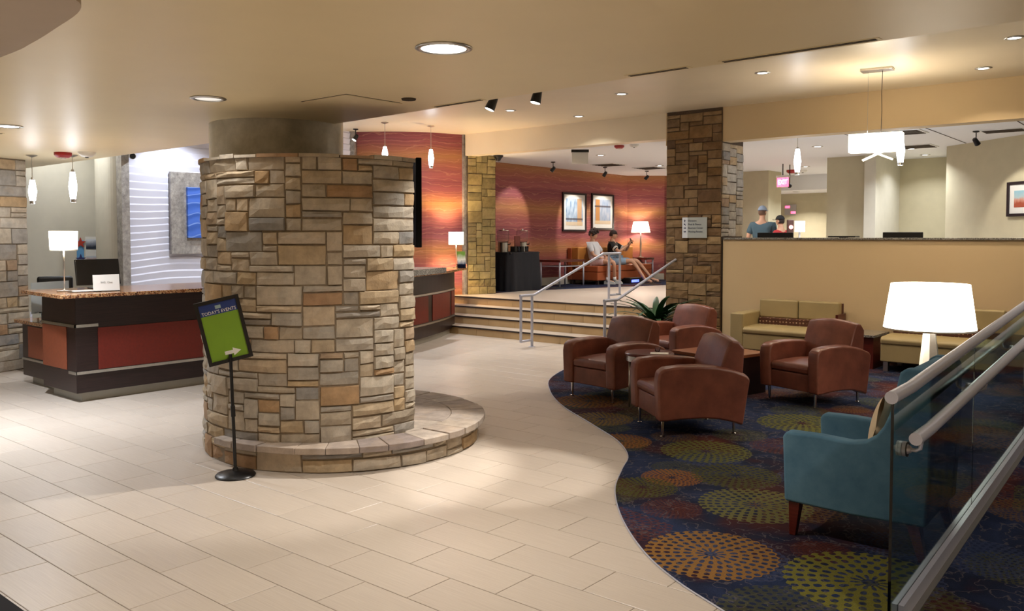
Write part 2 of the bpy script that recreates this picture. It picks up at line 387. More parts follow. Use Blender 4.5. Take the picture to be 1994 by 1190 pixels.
rest.build('far_floor_tiles', TILE, fl)['kind'] = 'stuff'
# lounge carpet laid against the tile with a thin metal edge
poly = edge_s + [(2.2, 12.3), (-6.9, 12.3)]
lc = struct(MB().prism(poly, -0.002, 0.006).build('floor_carpet', CARPET))
MB().tube([(x, y, 0.004) for x, y in edge_s], 0.005, 6).build('edge_strip', ALU, lc)
# upper landing
ul = struct(MB().b2((-14.2, 12.41, 0), (2.2, 26, LZ)).build('floor_landing', TILE))
lcp = smooth_poly([(-11.35, 13.0), (-11.32, 14.1), (-10.95, 15.3), (-10.6, 16.4), (-10.1, 17.8), (-9.4, 19.2), (-8.4, 20.4)], 4)
CARPET_L = carpet('landing_carpet', [])
struct(MB().prism(lcp + [(-12.2, 20.4), (-12.2, 13.0)], LZ - 0.004, LZ + 0.006).build('floor_landing_carpet', CARPET_L))
# stairs: four risers, dark nosing strips
RISER = mat('riser_tile', (176, 146, 104), 0.4, var=0.06, vscale=5); NOSE = mat('dark_nosing', (40, 30, 26), 0.5)
stair = struct(MB().b2((-11.9, 12.1, 0.0), (-6.97, 12.4, 0.02)).build('floor_stairs', RISER))
sy = [11.08, 11.41, 11.74, 12.07]
for i, y in enumerate(sy):
    z = 0.15 * (i + 1); y1 = sy[i + 1] if i < 3 else 12.41
    for a in range(8):
        x0 = -11.9 + a * 0.616; x1 = min(x0 + 0.612, -6.97)
        MB().b2((x0, y, 0.0 if i == 0 else z - .15), (x1, y + 0.02, z - 0.022)).build('riser', RISER, stair)
    MB().b2((-11.9, y + 0.02, z - 0.15), (-6.97, y1 + 0.02, z - 0.03)).build('step_core', GROUT, stair)
    MB().b2((-11.9, y - 0.005, z - 0.03), (-6.97, y1 if i < 3 else 12.41, z)).build('tread', TILE, stair, bevel=0.004)
    MB().b2((-11.9, y - 0.009, z - 0.032), (-6.97, y + 0.004, z - 0.008)).build('nosing', NOSE, stair)
# walls around the room
struct(box('wall_front', (-14.4, -3.4, 0), (2.4, -3.2, UPC), WALLB))
struct(box('wall_right', (2.2, -3.2, 0), (2.4, 26, UPC), WALLB))
struct(box('wall_left', (-14.4, -3.2, 0), (-14.2, 26, UPC), WALLL))
# low soffit with its gently bowed edge
sed = [(-14.6, 5.08), (-10.34, 5.03), (-8.37, 5.0), (-6.09, 4.87), (-3.7, 4.74), (-2.63, 4.67), (-1.65, 4.65), (-0.72, 4.64), (2.4, 4.62)]
sof = struct(MB().prism(smooth_poly(sed, 4) + [(2.4, -3.4), (-14.6, -3.4)], SOF, UPC + 0.1).build('ceiling_soffit', PAINT))
low = smooth_poly([(-9.5, 0.9), (-7.5, 1.25), (-5.5, 1.36), (-3.88, 1.35), (-3.51, 1.33), (-3.18, 1.29), (-2.87, 1.24), (-2.73, 1.15), (-2.55, 0.9), (-2.3, 0.3), (-2.1, -0.6), (-2.0, -3.2)], 5)
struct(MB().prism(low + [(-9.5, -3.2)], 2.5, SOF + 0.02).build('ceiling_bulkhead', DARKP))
struct(box('ceiling', (-14.4, 4.55, UPC), (2.4, 12.6, UPC + 0.15), PAINT_UP))
struct(box('ceiling_landing', (-14.4, 12.6, LC), (2.4, 26, LC + 0.15), CEILW))
# header over stairs and over the half wall
struct(box('wall_header', (-11.5, W, 3.37), (-6.99, W + 0.28, UPC), PAINT_UP))
struct(box('wall_beam', (-6.99, W, 3.255), (2.2, W + 0.28, UPC), WALLB))
hw = struct(box('wall_half', (-5.96, W, 0), (2.2, W + 0.16, 1.715), WALLB))
MB().b2((-5.95, W - 0.03, 1.715), (2.2, W + 0.2, 1.745)).build('cap', GRANG, hw, bevel=0.005)
struct(box('baseboard_half', (-5.96, W - 0.012, 0.0), (2.2, W, 0.1), mat('dark_base', (60, 46, 40), 0.5)))
# front wallpapered arc and the white wave wall of reception
def wallstrip(name, pts, z0, z1, th, m):
    mb = MB(); n = len(pts); nor = []
    for i in range(n):
        a = Vector(pts[max(0, i - 1)]); b = Vector(pts[min(n - 1, i + 1)]); d = (b - a).normalized(); nor.append(Vector((-d.y, d.x)))
    ot = [Vector(p) + nn * th for p, nn in zip(pts, nor)]
    mb.prism([tuple(p) for p in pts] + [tuple(p) for p in reversed(ot)], z0, z1)
    return struct(mb.build(name, m))
arc = smooth_poly([(-12.86, 10.72), (-12.32, 11.08), (-11.86, 11.6), (-11.58, 12.34)], 6)
wallstrip('wall_arc', arc, 0, UPC, 0.15, WPAPER)
struct(MB().b2((-11.62, 12.34, 0), (-11.53, 12.46, 3.79)).build('trim_1', SILVERLEAF))
struct(MB().box((-12.9, 10.66, UPC / 2), (0.12, 0.14, UPC), R(30)).build('trim_2', SILVERLEAF))
struct(MB().b2((-12.95, 6.08, 0), (-12.78, 6.2, UPC)).build('trim_3', SILVERLEAF))
ww = MB(); NY, NZ = 150, 400; y0, y1, z0, z1 = 6.2, 10.62, 0.0, UPC
def wave(y, z):
    p = z * 58 + 1.5 * math.sin(y * 2.1 + z * 1.3) + 0.9 * math.sin(y * 3.7 - z * 2.2 + 1.0) + 0.5 * math.sin(y * 0.8 + z * 4.1)
    q = p / (2 * math.pi); q -= math.floor(q); return 0.017 * (q if q < 0.85 else (1 - q) / 0.15 * 0.85)
vs = [(-12.9 + wave(y0 + (y1 - y0) * i / NY, z0 + (z1 - z0) * j / NZ), y0 + (y1 - y0) * i / NY, z0 + (z1 - z0) * j / NZ) for j in range(NZ + 1) for i in range(NY + 1)]
fs = [(j * (NY + 1) + i, j * (NY + 1) + i + 1, (j + 1) * (NY + 1) + i + 1, (j + 1) * (NY + 1) + i) for j in range(NZ) for i in range(NY)]
ww.add(vs, fs); ww.b2((-13.1, y0, z0), (-12.93, y1, z1)); struct(ww.build('wall_wave', WAVEW))
# reception recess at the far left: rounded pilaster, back wall
wallstrip('wall_pilaster', smooth_poly([(-13.9, 6.3), (-13.58, 6.04), (-13.3, 5.96), (-13.05, 6.0), (-12.95, 6.12)], 5), 0, UPC, 0.25, WALLL)
struct(box('wall_recess', (-14.2, 4.3, 0), (-13.9, 6.6, UPC), WALLL))
# landing wallpaper walls
struct(MB().b2((-12.45, 12.9, LZ), (-12.2, 19.5, LC)).build('wall_landing', WPAPER))
d45 = Vector((0.77, 0.64)).normalized()
wallstrip('wall_landing_return', [(-12.2, 19.5), (-12.2 + 1.0 * d45.x, 19.5 + 1.0 * d45.y), (-12.2 + 1.05 * d45.x, 19.5 + 1.4 * d45.y)], LZ, LC, 0.2, WPAPER)
struct(box('wall_landing_far', (-14.2, 24.2, LZ), (-8.9, 24.4, LC), WPAPER))
bb = struct(MB().b2((-12.2, 13.1, LZ), (-12.17, 19.5, LZ + 0.16)).b2((-12.2, 13.1, LZ + 0.16), (-12.18, 19.5, LZ + 0.19)).build('baseboard_landing', TRIMW))
wallstrip('baseboard_return', [(-12.17, 19.47), (-12.2 + 1.0 * d45.x + 0.02, 19.5 + 1.0 * d45.y - 0.03)], LZ, LZ + 0.17, 0.02, TRIMW)
# hall behind the half wall
struct(box('wall_hall_left', (-6.25, 17.75, LZ), (-5.42, 18.2, LC), WALLG))
struct(box('wall_hall_pier', (-5.42, 17.5, LZ), (-5.2, 19.2, LC), WALLL))
struct(box('wall_hall_back', (-5.6, 19.15, LZ), (-3.9, 19.4, LC), WALLG))
wallstrip('wall_hall_right', [(-4.25, 19.2), (-3.8, 16.92), (-2.4, 15.73), (2.3, 11.9)], LZ, LC, 0.2, WALLG)
struct(box('wall_lobby_near', (-10.6, 20.2, LZ), (-8.55, 21.0, LC), WALLG))
struct(box('wall_lobby_far', (-9.9, 24.0, LZ), (-6.2, 24.2, LC), WALLG))
struct(box('ceiling_lobby', (-9.9, 22.2, 3.0), (-6.2, 24.0, LC), CEILW))
struct(box('wall_lobby_right', (-6.25, 18.2, LZ), (-6.05, 24.2, LC), WALLG))
dr = struct(box('door_1', (-8.15, 23.95, LZ), (-7.05, 24.0, LZ + 2.05), mat('door_cream', (226, 220, 196), 0.5)))
MB().b2((-8.27, 23.93, LZ), (-8.15, 24.0, LZ + 2.15)).b2((-7.05, 23.93, LZ), (-6.95, 24.0, LZ + 2.15)).b2((-8.27, 23.93, LZ + 2.05), (-6.95, 24.0, LZ + 2.17)).build('door_frame', WALLG, dr)
MB().b2((-8.08, 23.9, LZ + 0.98), (-8.02, 23.95, LZ + 1.18)).build('door_handle', BLACKM, dr)
# ------------------------------------------------------------------ stonework
def ashlar(NU, NV, rnd, wmin=2, wmax=6):
    g = [[0] * NU for _ in range(NV)]; out = []
    for v in range(NV):
        for u in range(NU):
            if g[v][u]: continue
            free = 0
            while u + free < NU and not g[v][u + free] and free < 12: free += 1
            h = min(rnd.choice((1, 2, 2, 2, 2, 3)), NV - v)
            wd = rnd.randint(wmin, wmax) if h > 1 else rnd.randint(wmin + 1, wmax + 1)
            if h == 3: wd = rnd.randint(3, wmax)
            wd = min(wd, free)
            if free - wd == 1: wd = free if wd < wmax + 1 else wd - 1
            wd = max(1, wd)
            while h > 1 and any(g[v + h - 1][q] for q in range(u, u + wd)): h -= 1
            for a in range(v, v + h):
                for b in range(u, u + wd): g[a][b] = 1
            out.append((u, v, wd, h))
    return out
def stone(fn, u0, u1, v0, v1, rnd, m, parent, name='stone', d0=0.013, d1=0.016, gap=0.0035, nu=None):
    j = lambda s=0.004: rnd.uniform(-s, s)
    u0 += gap; u1 -= gap; v0 += gap; v1 -= gap
    cj = [(j(), j()) for _ in range(4)]; nu = nu or (3 if u1 - u0 > 0.16 else 2); nv = 2
    dep = d0 + rnd.random() * d1; vs = []; tl = (j(0.006), j(0.006))
    def P(a, b, ins, d):
        uu = u0 + (u1 - u0) * a; vv = v0 + (v1 - v0) * b
        k = [(1 - a) * (1 - b), a * (1 - b), a * b, (1 - a) * b]
        uu += sum(q * c[0] for q, c in zip(k, cj)); vv += sum(q * c[1] for q, c in zip(k, cj))
        uu += (0.5 - a) * 2 * ins; vv += (0.5 - b) * 2 * ins
        return fn(uu, vv, d + (a - .5) * tl[0] + (b - .5) * tl[1])
    for b in range(nv + 1):
        for a in range(nu + 1):
            edge = a in (0, nu) or b in (0, nv)
            vs.append(P(a / nu + (0 if edge else j(0.08)), b / nv + (0 if edge else j(0.12)), 0.005 if edge else 0, dep - (0.008 if edge else 0) + j(0.0045)))
    ring = [(a, 0) for a in range(nu)] + [(nu, b) for b in range(nv)] + [(a, nv) for a in range(nu, 0, -1)] + [(0, b) for b in range(nv, 0, -1)]
    k = len(vs); fs = [(b * (nu + 1) + a, b * (nu + 1) + a + 1, (b + 1) * (nu + 1) + a + 1, (b + 1) * (nu + 1) + a) for b in range(nv) for a in range(nu)]
    for a, b in ring: vs.append(P(a / nu, b / nv, 0, -0.004))
    L = len(ring)
    for i in range(L):
        a, b = ring[i]; a2, b2 = ring[(i + 1) % L]
        fs.append((b * (nu + 1) + a, k + i, k + (i + 1) % L, b2 * (nu + 1) + a2))
    me = bpy.data.meshes.new(name); me.from_pydata([tuple(p) for p in vs], [], fs); me.materials.append(m)
    o = bpy.data.objects.new(name, me); COL.objects.link(o); o.parent = parent; return o
def stonework(fn, U, V, cu, cv, seed, m, parent, u0=0.0, v0=0.0, skip=None, **k):
    rnd = random.Random(seed); NU, NV = round(U / cu), round(V / cv); cu = U / NU; cv = V / NV; n = 0
    for (u, v, wd, h) in ashlar(NU, NV, rnd, k.get('wmin', 2), k.get('wmax', 6)):
        a = (u0 + u * cu, u0 + (u + wd) * cu, v0 + v * cv, v0 + (v + h) * cv)
        if skip and skip(*a): continue
        stone(fn, *a, rnd, m, parent); n += 1
    return n
# the big curved stone enclosure in the middle
DC = Vector((-5.925, 4.55)); DR = 0.965; DTOP = 2.36; TA0, TA1 = R(-128), R(10.5)
prof = [(DC.x + DR * math.cos(TA0 + (TA1 - TA0) * i / 40), DC.y + DR * math.sin(TA0 + (TA1 - TA0) * i / 40)) for i in range(41)]
pr = Vector(prof[-1]); back = [(pr.x - 0.62, pr.y + 0.52), (-6.2, 5.45), (-6.6, 5.2), (-6.85, 4.7), (-6.8, 4.2)]
drum = MB().prism(prof + back, 0.0, DTOP).build('stone_pillar', MORTAR, origin=(DC.x, DC.y, 0))
tag(drum, 'large curved column clad in stacked tan ledge stone behind the event sign', 'pillar')
def dfn(u, v, d):
    a = TA0 + u / DR; r = DR + d; return (r * math.cos(a), r * math.sin(a), v)
BC = Vector((-5.84, 4.72)); BR = 1.155; BH = 0.205
nd = stonework(dfn, DR * (TA1 - TA0), DTOP - 0.17, 0.06, 0.0515, 11, STONE, drum, v0=0.17)
stonework(dfn, DR * R(44), 0.17, 0.07, 0.0567, 5, STONE, drum, v0=0.0)
rnd = random.Random(3)
u = 0.0
while u < DR * (TA1 - TA0) - 0.1:      # rough flat top course
    du = rnd.uniform(0.16, 0.32); du = min(du, DR * (TA1 - TA0) - u); a0 = TA0 + (u + 0.004) / DR; a1 = TA0 + (u + du - 0.004) / DR
    pl = [(r * math.cos(a), r * math.sin(a)) for r, aa in ((DR + 0.03, (a0, (a0 + a1) / 2, a1)), (DR - 0.2, (a1, (a0 + a1) / 2, a0))) for a in aa]
    MB().prism(pl, DTOP - 0.005, DTOP + rnd.uniform(0.012, 0.03)).build('cap_stone', STONE, drum); u += du
# hearth-like round bench at its foot
bout = [(BC.x + BR * math.cos(R(-112 + 224 * i / 60)), BC.y + BR * math.sin(R(-112 + 224 * i / 60))) for i in range(61)]
binn = [(-6.15, 5.5), (pr.x - 0.61, pr.y + 0.54)] + [(DC.x + (DR + .002) * math.cos(R(10.5 - 123 * i / 40)), DC.y + (DR + .002) * math.sin(R(10.5 - 123 * i / 40))) for i in range(41)]
bench = MB().prism(bout + binn, 0, BH - 0.045).build('stone_bench', MORTAR, origin=(BC.x, BC.y, 0))
tag(bench, 'low round stone bench ledge wrapping the foot of the curved column', 'bench')
def bfn(u, v, d):
    a = R(-92) + u / BR; r = BR + d; return (r * math.cos(a), r * math.sin(a), v)
stonework(bfn, BR * R(170), BH - 0.05, 0.075, 0.052, 21, STONE, bench, wmin=2, wmax=5)
a = R(-94); rnd = random.Random(8)
while a < R(112):
    da = rnd.uniform(0.17, 0.26); a1 = a + da
    def ring_piece(r0, r1, a, a1, z0, z1, name):
        n = 3; aa = [a + 0.004 / r1 + (a1 - a - 0.008 / r1) * i / n for i in range(n + 1)]
        pl = [((r1 + rnd.uniform(-.007, .009)) * math.cos(q), (r1 + rnd.uniform(-.007, .009)) * math.sin(q)) for q in aa]
        pl = [(r1 * math.cos(q) + rnd.uniform(-.006, .006), r1 * math.sin(q) + rnd.uniform(-.006, .006)) for q in aa]
        MB().prism(pl + [(r0 * math.cos(q), r0 * math.sin(q)) for q in reversed(aa)], z0, z1).build(name, CAPST, bench, bevel=0.006)
    ring_piece(0.93, 1.225, a, a1, BH - 0.05, BH + rnd.uniform(-0.003, 0.004), 'cap_slab'); a = a1
a = R(-8)
while a < R(100):
    a1 = a + 0.5; n = 6; aa = [a + 0.004 + (a1 - a - 0.008) * i / n for i in range(n + 1)]
    MB().prism([(0.925 * math.cos(q), 0.925 * math.sin(q)) for q in aa] + [(max(0.5, 0.9 - 0.8 * abs(q + 0.2)) * math.cos(q), max(0.5, 0.9 - 0.8 * abs(q + 0.2)) * math.sin(q)) for q in reversed(aa)], BH - 0.05, BH - 0.001).build('top_slab', CAPST, bench, bevel=0.004); a = a1
MB().prism([(x - BC.x, y - BC.y) for x, y in bout + binn], BH - 0.046, BH - 0.008).build('bedding', MORTAR, bench)
# round polished column rising out of it
cc = MB().lathe([(0.6, 0.0), (0.6, UPC)], (0, 0, 0), 64).build('round_column', CONC, smooth=True, angle=50, origin=(0, 0, 0)); cc.location = (-6.72, 4.66, 0)
tag(cc, 'grey polished plaster round column rising out of the curved stone pillar', 'column')
# square stone column between stairs and half wall
X0, X1, Y0, Y1 = -6.96, -5.985, W - 0.02, 13.1
colm = box('stone_column', (X0, Y0, 0), (X1, Y1, UPC), MORTAR_B, origin=(-6.47, 12.7, 0))
tag(colm, 'square brown ledge stone column with directory sign beside the half wall', 'column')
ox, oy = -6.47, 12.7
stonework(lambda u, v, d: (X0 + u - ox, Y0 - d - oy, v), X1 - X0, 3.74, 0.081, 0.068, 31, STONE_B, colm, wmin=2, wmax=5)  # front: warm brown stone, its colour also darkened for the weaker light there
stonework(lambda u, v, d: (X1 + d - ox, Y0 + u - oy, v), Y1 - Y0, 3.24 - 1.76, 0.083, 0.067, 32, STONE, colm, v0=1.76, wmin=2, wmax=4)  # reveal: paler stone colour standing in for the hall light on this side
# narrow stone wall at the top of the stairs
sa, sb = Vector((-11.5, 12.42)), Vector((-11.27, 13.0)); sd = (sb - sa); sl = sd.length; sd = sd.normalized(); sn = Vector((sd.y, -sd.x))
pw = MB().prism([tuple(sa), tuple(sb), tuple(sb - sn * 0.3), tuple(sa - sn * 0.3)], LZ, LC).build('wall_stone', MORTAR_B); struct(pw)
stonework(lambda u, v, d: ((sa + sd * u + sn * d).x, (sa + sd * u + sn * d).y, v), sl, LC - LZ, 0.06, 0.075, 41, stone_mat('olive_ledge_stone', [(0.0, (150, 136, 92)), (0.3, (176, 160, 112)), (0.6, (132, 120, 84)), (1.0, (168, 148, 98))]), pw, v0=LZ, wmin=2, wmax=5)
# stone wall at far left
ta, tbv = Vector((-11.75, 3.3)), Vector((-12.2, 4.52)); td = tbv - ta; tl_ = td.length; td = td.normalized(); tn = Vector((td.y, -td.x))
sw = MB().prism([tuple(ta), tuple(tbv), tuple(tbv - tn * 0.5), tuple(ta - tn * 0.5)], 0, SOF).build('wall_stone_left', MORTAR); struct(sw)
stonework(lambda u, v, d: ((ta + td * u + tn * d).x, (ta + td * u + tn * d).y, v), tl_, SOF - 0.01, 0.08, 0.07, 51, STONE, sw, wmin=2, wmax=5)
# ------------------------------------------------------------------ lights in the ceilings
def downlight(x, y, z, r, power, color, label, group, cool=False, spread=130, drop=0.012):
    o = empty('recessed_downlight', (x, y, z), 0, label, 'downlight', group)
    MB().lathe([(r, -0.001), (r + 0.028, -0.001), (r + 0.03, -0.006), (r + 0.004, -0.012), (r - 0.006, -0.004), (r, -0.001)], n=32, cap=False).build('trim_ring', STEEL, o, smooth=True)
    MB().lathe([(0.0001, -0.004), (r, -0.004)], n=32, cap=False).build('lens', BULBC if cool else (LENSDIM if power < 5 else BULB), o)
    light('downlight_lamp', 'AREA', (0, 0, -drop), power, color, o, size=2 * r, spread=spread)
    return o
PWS = 1.0
for k, (x, y, p, c, lb) in enumerate([
    (-3.23, 3.3, 25, NEUT, 'large round recessed light in the soffit, upper middle of the view'),
    (-5.73, 3.38, 3, NEUT, 'round recessed light in the soffit above the event sign'),
    (-8.57, 3.03, 58, COOL, 'round recessed light in the soffit at the left edge'),
    (-8.3, 0.6, 42, COOL, 'round recessed light in the soffit behind the viewer, far left'),
    (-3.6, -0.9, 44, NEUT, 'round recessed light in the soffit behind the viewer'),
    (0.6, 2.4, 24, NEUT, 'round recessed light in the soffit over the ramp foot'),
    (0.6, -1.2, 26, NEUT, 'round recessed light in the soffit at the viewer')]):
    z = SOF if not (x > -9.5 and x < -2.2 and y < 1.2) else 2.5
    downlight(x, y, z, 0.125 if k == 0 else 0.1, p * PWS, c, lb, 'soffit downlights', c == COOL)
names = ['beside the centre pendants', 'left of the two black spotlights', 'above the stair foot', 'above the stair rails', 'left of the rectangular pendant', 'right of the rectangular pendant', 'at the right edge near the soffit']
for (x, y, p, c), nm in zip([(-9.84, 9.43, 32, COOL), (-8.76, 10.47, 22, NEUT), (-8.3, 11.72, 9, NEUT), (-6.54, 10.28, 15, NEUT), (-4.36, 10.08, 14, WARM), (-2.2, 11.51, 14, WARM), (-1.63, 9.96, 12, WARM)], names):
    downlight(x, y, UPC, 0.065, p * PWS, c, 'small recessed light in the upper ceiling ' + nm, 'upper ceiling downlights', c == COOL)
for (x, y, p), nm in zip([(-9.54, 14.24, 20), (-9.9, 17.2, 16), (-8.2, 15.6, 32), (-7.4, 19.6, 34), (-7.2, 21.6, 34), (-5.6, 15.4, 30), (-3.1, 13.5, 24), (-2.4, 13.6, 14), (-4.4, 16.9, 26), (-4.5, 18.3, 12)],
                         ['over the top of the stairs', 'over the landing seating', 'beyond the square stone column', 'near the red exit sign', 'far down the lift lobby', 'just right of the square stone column', 'over the half wall', 'by the hall picture', 'in front of the hall wall', 'at the hall back wall']):
    downlight(x, y, LC, 0.07, p * PWS, NEUT if x < -8 else (0.9, 0.94, 1.0), 'small recessed light in the landing ceiling ' + nm, 'landing downlights')

downlight(-13.2, 5.5, UPC, 0.065, 14, COOL, 'small unseen recessed light added above the soffit to brighten the reception recess', 'upper ceiling downlights')  # added where the soffit hides it, only to brighten the recess wall
downlight(-10.6, 7.0, UPC, 0.065, 40, COOL, 'small recessed light hidden above the soffit over the reception desks', 'upper ceiling downlights', True)
downlight(-8.9, 22.9, 3.0, 0.07, 40, NEUT, 'small recessed light in the low lobby ceiling before the lift panel', 'landing downlights')
downlight(0.3, 7.4, UPC, 0.065, 20, NEUT, 'small unseen recessed light added in the upper ceiling to brighten the ramp rails', 'upper ceiling downlights')  # added out of frame to brighten the handrails and teal chair
# ------------------------------------------------------------------ lounge furniture
def leather():
    x = N('brown_leather').set(0.36, 0, 0.5); g = x.coord()
    x.base(x.ramp(x.noise(5, 5, g, 0.6), [(0.3, lin((104, 57, 45))), (0.7, lin((136, 80, 62)))]))
    x.bump(x.noise(90, 3, g), 0.12, 0.004); return x.m
LEATHER = leather()
TEAL = N('teal_fabric').set(0.9, 0, 0.2); _g = TEAL.coord()
TEAL.base(TEAL.ramp(TEAL.noise(4, 5, _g, 0.6), [(0.3, lin((70, 106, 130))), (0.7, lin((96, 134, 156)))])); TEAL.bump(TEAL.noise(300, 2, _g), 0.25, 0.003); TEAL = TEAL.m
TAN = mat('olive_tan_vinyl', (168, 150, 108), 0.5, var=0.06, vscale=4); CREAM = mat('cream_fabric', (226, 204, 170), 0.8, var=0.04)
WALNUT = wood('walnut', (84, 44, 30), 0.4, 0.6, (10, 10, 1)); ESPR = wood('espresso_wood', (40, 24, 22), 0.4, 0.6); MAHOG = wood('mahogany', (96, 34, 26), 0.3, 0.6)
def loft(mb, xs, prof):
    """prof(x)->list of (y,z), same length for each x"""
    sec = [[(x, y, z) for y, z in prof(x)] for x in xs]; n = len(sec[0]); vs = [p for q in sec for p in q]; fs = []
    for i in range(len(xs) - 1):
        for k in range(n): a, b = i * n + k, i * n + (k + 1) % n; fs.append((a, b, b + n, a + n))
    fs += [tuple(reversed(range(n))), tuple(range((len(xs) - 1) * n, len(xs) * n))]
    return mb.add(vs, fs)
def club_chair(label):
    o = empty('leather_armchair', label=label, cat='armchair', group='brown leather club chairs')
    arm = [(-.40, .15), (-.415, .50), (-.40, .575), (-.35, .607), (-.22, .622), (-.05, .622), (.12, .607), (.28, .575), (.40, .53), (.435, .495), (.37, .085), (.27, .12), (.14, .15), (-.02, .162), (-.2, .16), (-.32, .15)]
    for s in (-1, 1):
        loft(MB(), [s * .245, s * .3, s * .385], lambda x: [(y - (.012 if abs(x) > .26 and y < -.3 else 0), z + (0.012 if .26 < abs(x) < .35 and z > .45 else 0)) for y, z in arm]).build('arm', LEATHER, o, bevel=0.022, seg=3)
    MB().b2((-.247, -.385, .155), (.247, .3, .335)).build('seat_base', LEATHER, o, bevel=0.01)
    loft(MB(), [-.243, -.16, 0, .16, .243], lambda x: [(-.395, .34), (-.405, .395), (-.38, .435 - .006 * (abs(x) > .2)), (-.1, .455 - .02 * (abs(x) > .2)), (.2, .44), (.2, .34)]).build('seat_cushion', LEATHER, o, bevel=0.018, seg=3)
    def bp(x):
        t = (x / .31) ** 2; top = .87 - .04 * t; fr = .015 * t
        return [(.13 + fr, .40), (.17 + fr, .58), (.225 + fr, .74), (.255 + fr, top - .03), (.29, top), (.36, top - .012), (.415, top - .07), (.40, .5), (.36, .17), (.2, .17)]
    loft(MB(), [-.31, -.27, -.16, 0, .16, .27, .31], bp).build('backrest', LEATHER, o, bevel=0.02, seg=3)
    for sx in (-1, 1):
        for sy in (-1, 1):
            MB().lathe([(.02, .0), (.022, .006), (.012, .012), (.017, .16)], (sx * .3, -.35 if sy < 0 else .32, 0), 12).build('leg', CHROME, o, smooth=True, angle=40)
    return o
CZ = 0.006
for k, (x, y, a, lb) in enumerate([(-5.07, 7.85, -9.6, 'brown leather club chair nearest the stairs, left of the small round table'), (-3.69, 6.94, -39.5, 'brown leather club chair in front, turned to face left, nearest the viewer'),
                                   (-3.27, 8.99, -19, 'brown leather club chair on the right, in front of the tan sofas'), (-5.38, 9.85, -16, 'brown leather club chair at the back, in front of the plant')]):
    o = club_chair(lb); o.location = (x, y, CZ); o.rotation_euler = (0, 0, R(a))
def teal_chair(label):
    o = empty('teal_armchair', label=label, cat='armchair')
    pf = [(-.39, .2), (-.405, .58), (-.385, .612), (-.2, .615), (-.02, .606), (.06, .622), (.115, .66), (.155, .715), (.185, .79), (.205, .87), (.22, .95), (.235, 1.02), (.262, 1.045), (.34, 1.045), (.385, 1.02), (.392, .95), (.385, .5), (.37, .2), (.0, .19)]
    for s in (-1, 1): loft(MB(), [s * .275, s * .37], lambda x: pf).build('side_panel', TEAL, o, bevel=0.018, seg=3)
    MB().b2((-.277, -.375, .19), (.277, .34, .30)).build('seat_base', TEAL, o, bevel=0.01)
    loft(MB(), [-.273, -.15, 0, .15, .273], lambda x: [(-.395, .305), (-.40, .40), (-.37, .44), (-.05, .455), (.2, .44), (.2, .305)]).build('seat_cushion', TEAL, o, bevel=0.02, seg=3)
    loft(MB(), [-.277, 0, .277], lambda x: [(.14, .36), (.19, .62), (.225, .9), (.25, 1.02), (.28, 1.04), (.34, 1.04), (.38, 1.01), (.38, .5), (.365, .2), (.28, .2)]).build('backrest', TEAL, o, bevel=0.015, seg=3)
    for sx in (-1, 1):
        for y0, dy in ((-.335, -.01), (.30, .05)):
            MB().add([(sx * .32 + a * q + (0.012 * sx if z == 0 else 0), y0 + b * q + (dy if z == 0 else 0), z) for z, q in ((0, .019), (.2, .034)) for b in (-1, 1) for a in (-1, 1)],
                     [(0, 2, 3, 1), (4, 5, 7, 6), (0, 1, 5, 4), (2, 6, 7, 3), (0, 4, 6, 2), (1, 3, 7, 5)]).build('leg', MAHOG, o, bevel=0.004)
    return o
o = teal_chair('teal fabric armchair with dark wooden legs in the foreground behind the glass rail'); o.location = (-1.53, 5.175, CZ); o.rotation_euler = (0, 0, R(-89))
pw_ = MB(); n = 12
for i in range(n + 1):
    for j in range(n + 1):
        a_, b_ = 2 * i / n - 1, 2 * j / n - 1; pw_.v.append((a_ * .19 * (1 - .06 * b_ * b_), 0, b_ * .19 * (1 - .06 * a_ * a_)))
vs = []; base_v = pw_.v
for sgn in (-1, 1): vs += [(x, sgn * .065 * max(0, (1 - (x / .19) ** 2) * (1 - (z / .19) ** 2)) ** .5, z) for x, _, z in base_v]
fs = []; m_ = n + 1
for sgn in (0, 1):
    for i in range(n):
        for j in range(n): k_ = sgn * m_ * m_; fs.append((k_ + i * m_ + j, k_ + i * m_ + j + 1, k_ + (i + 1) * m_ + j + 1, k_ + (i + 1) * m_ + j))
pil = tag(MB().add(vs, fs).build('throw_pillow', CREAM, smooth=True), 'cream throw pillow standing against the back of the teal armchair', 'pillow')
pil.location = (-1.475, 5.22, .655); pil.rotation_euler = (R(-12), 0, R(-89))
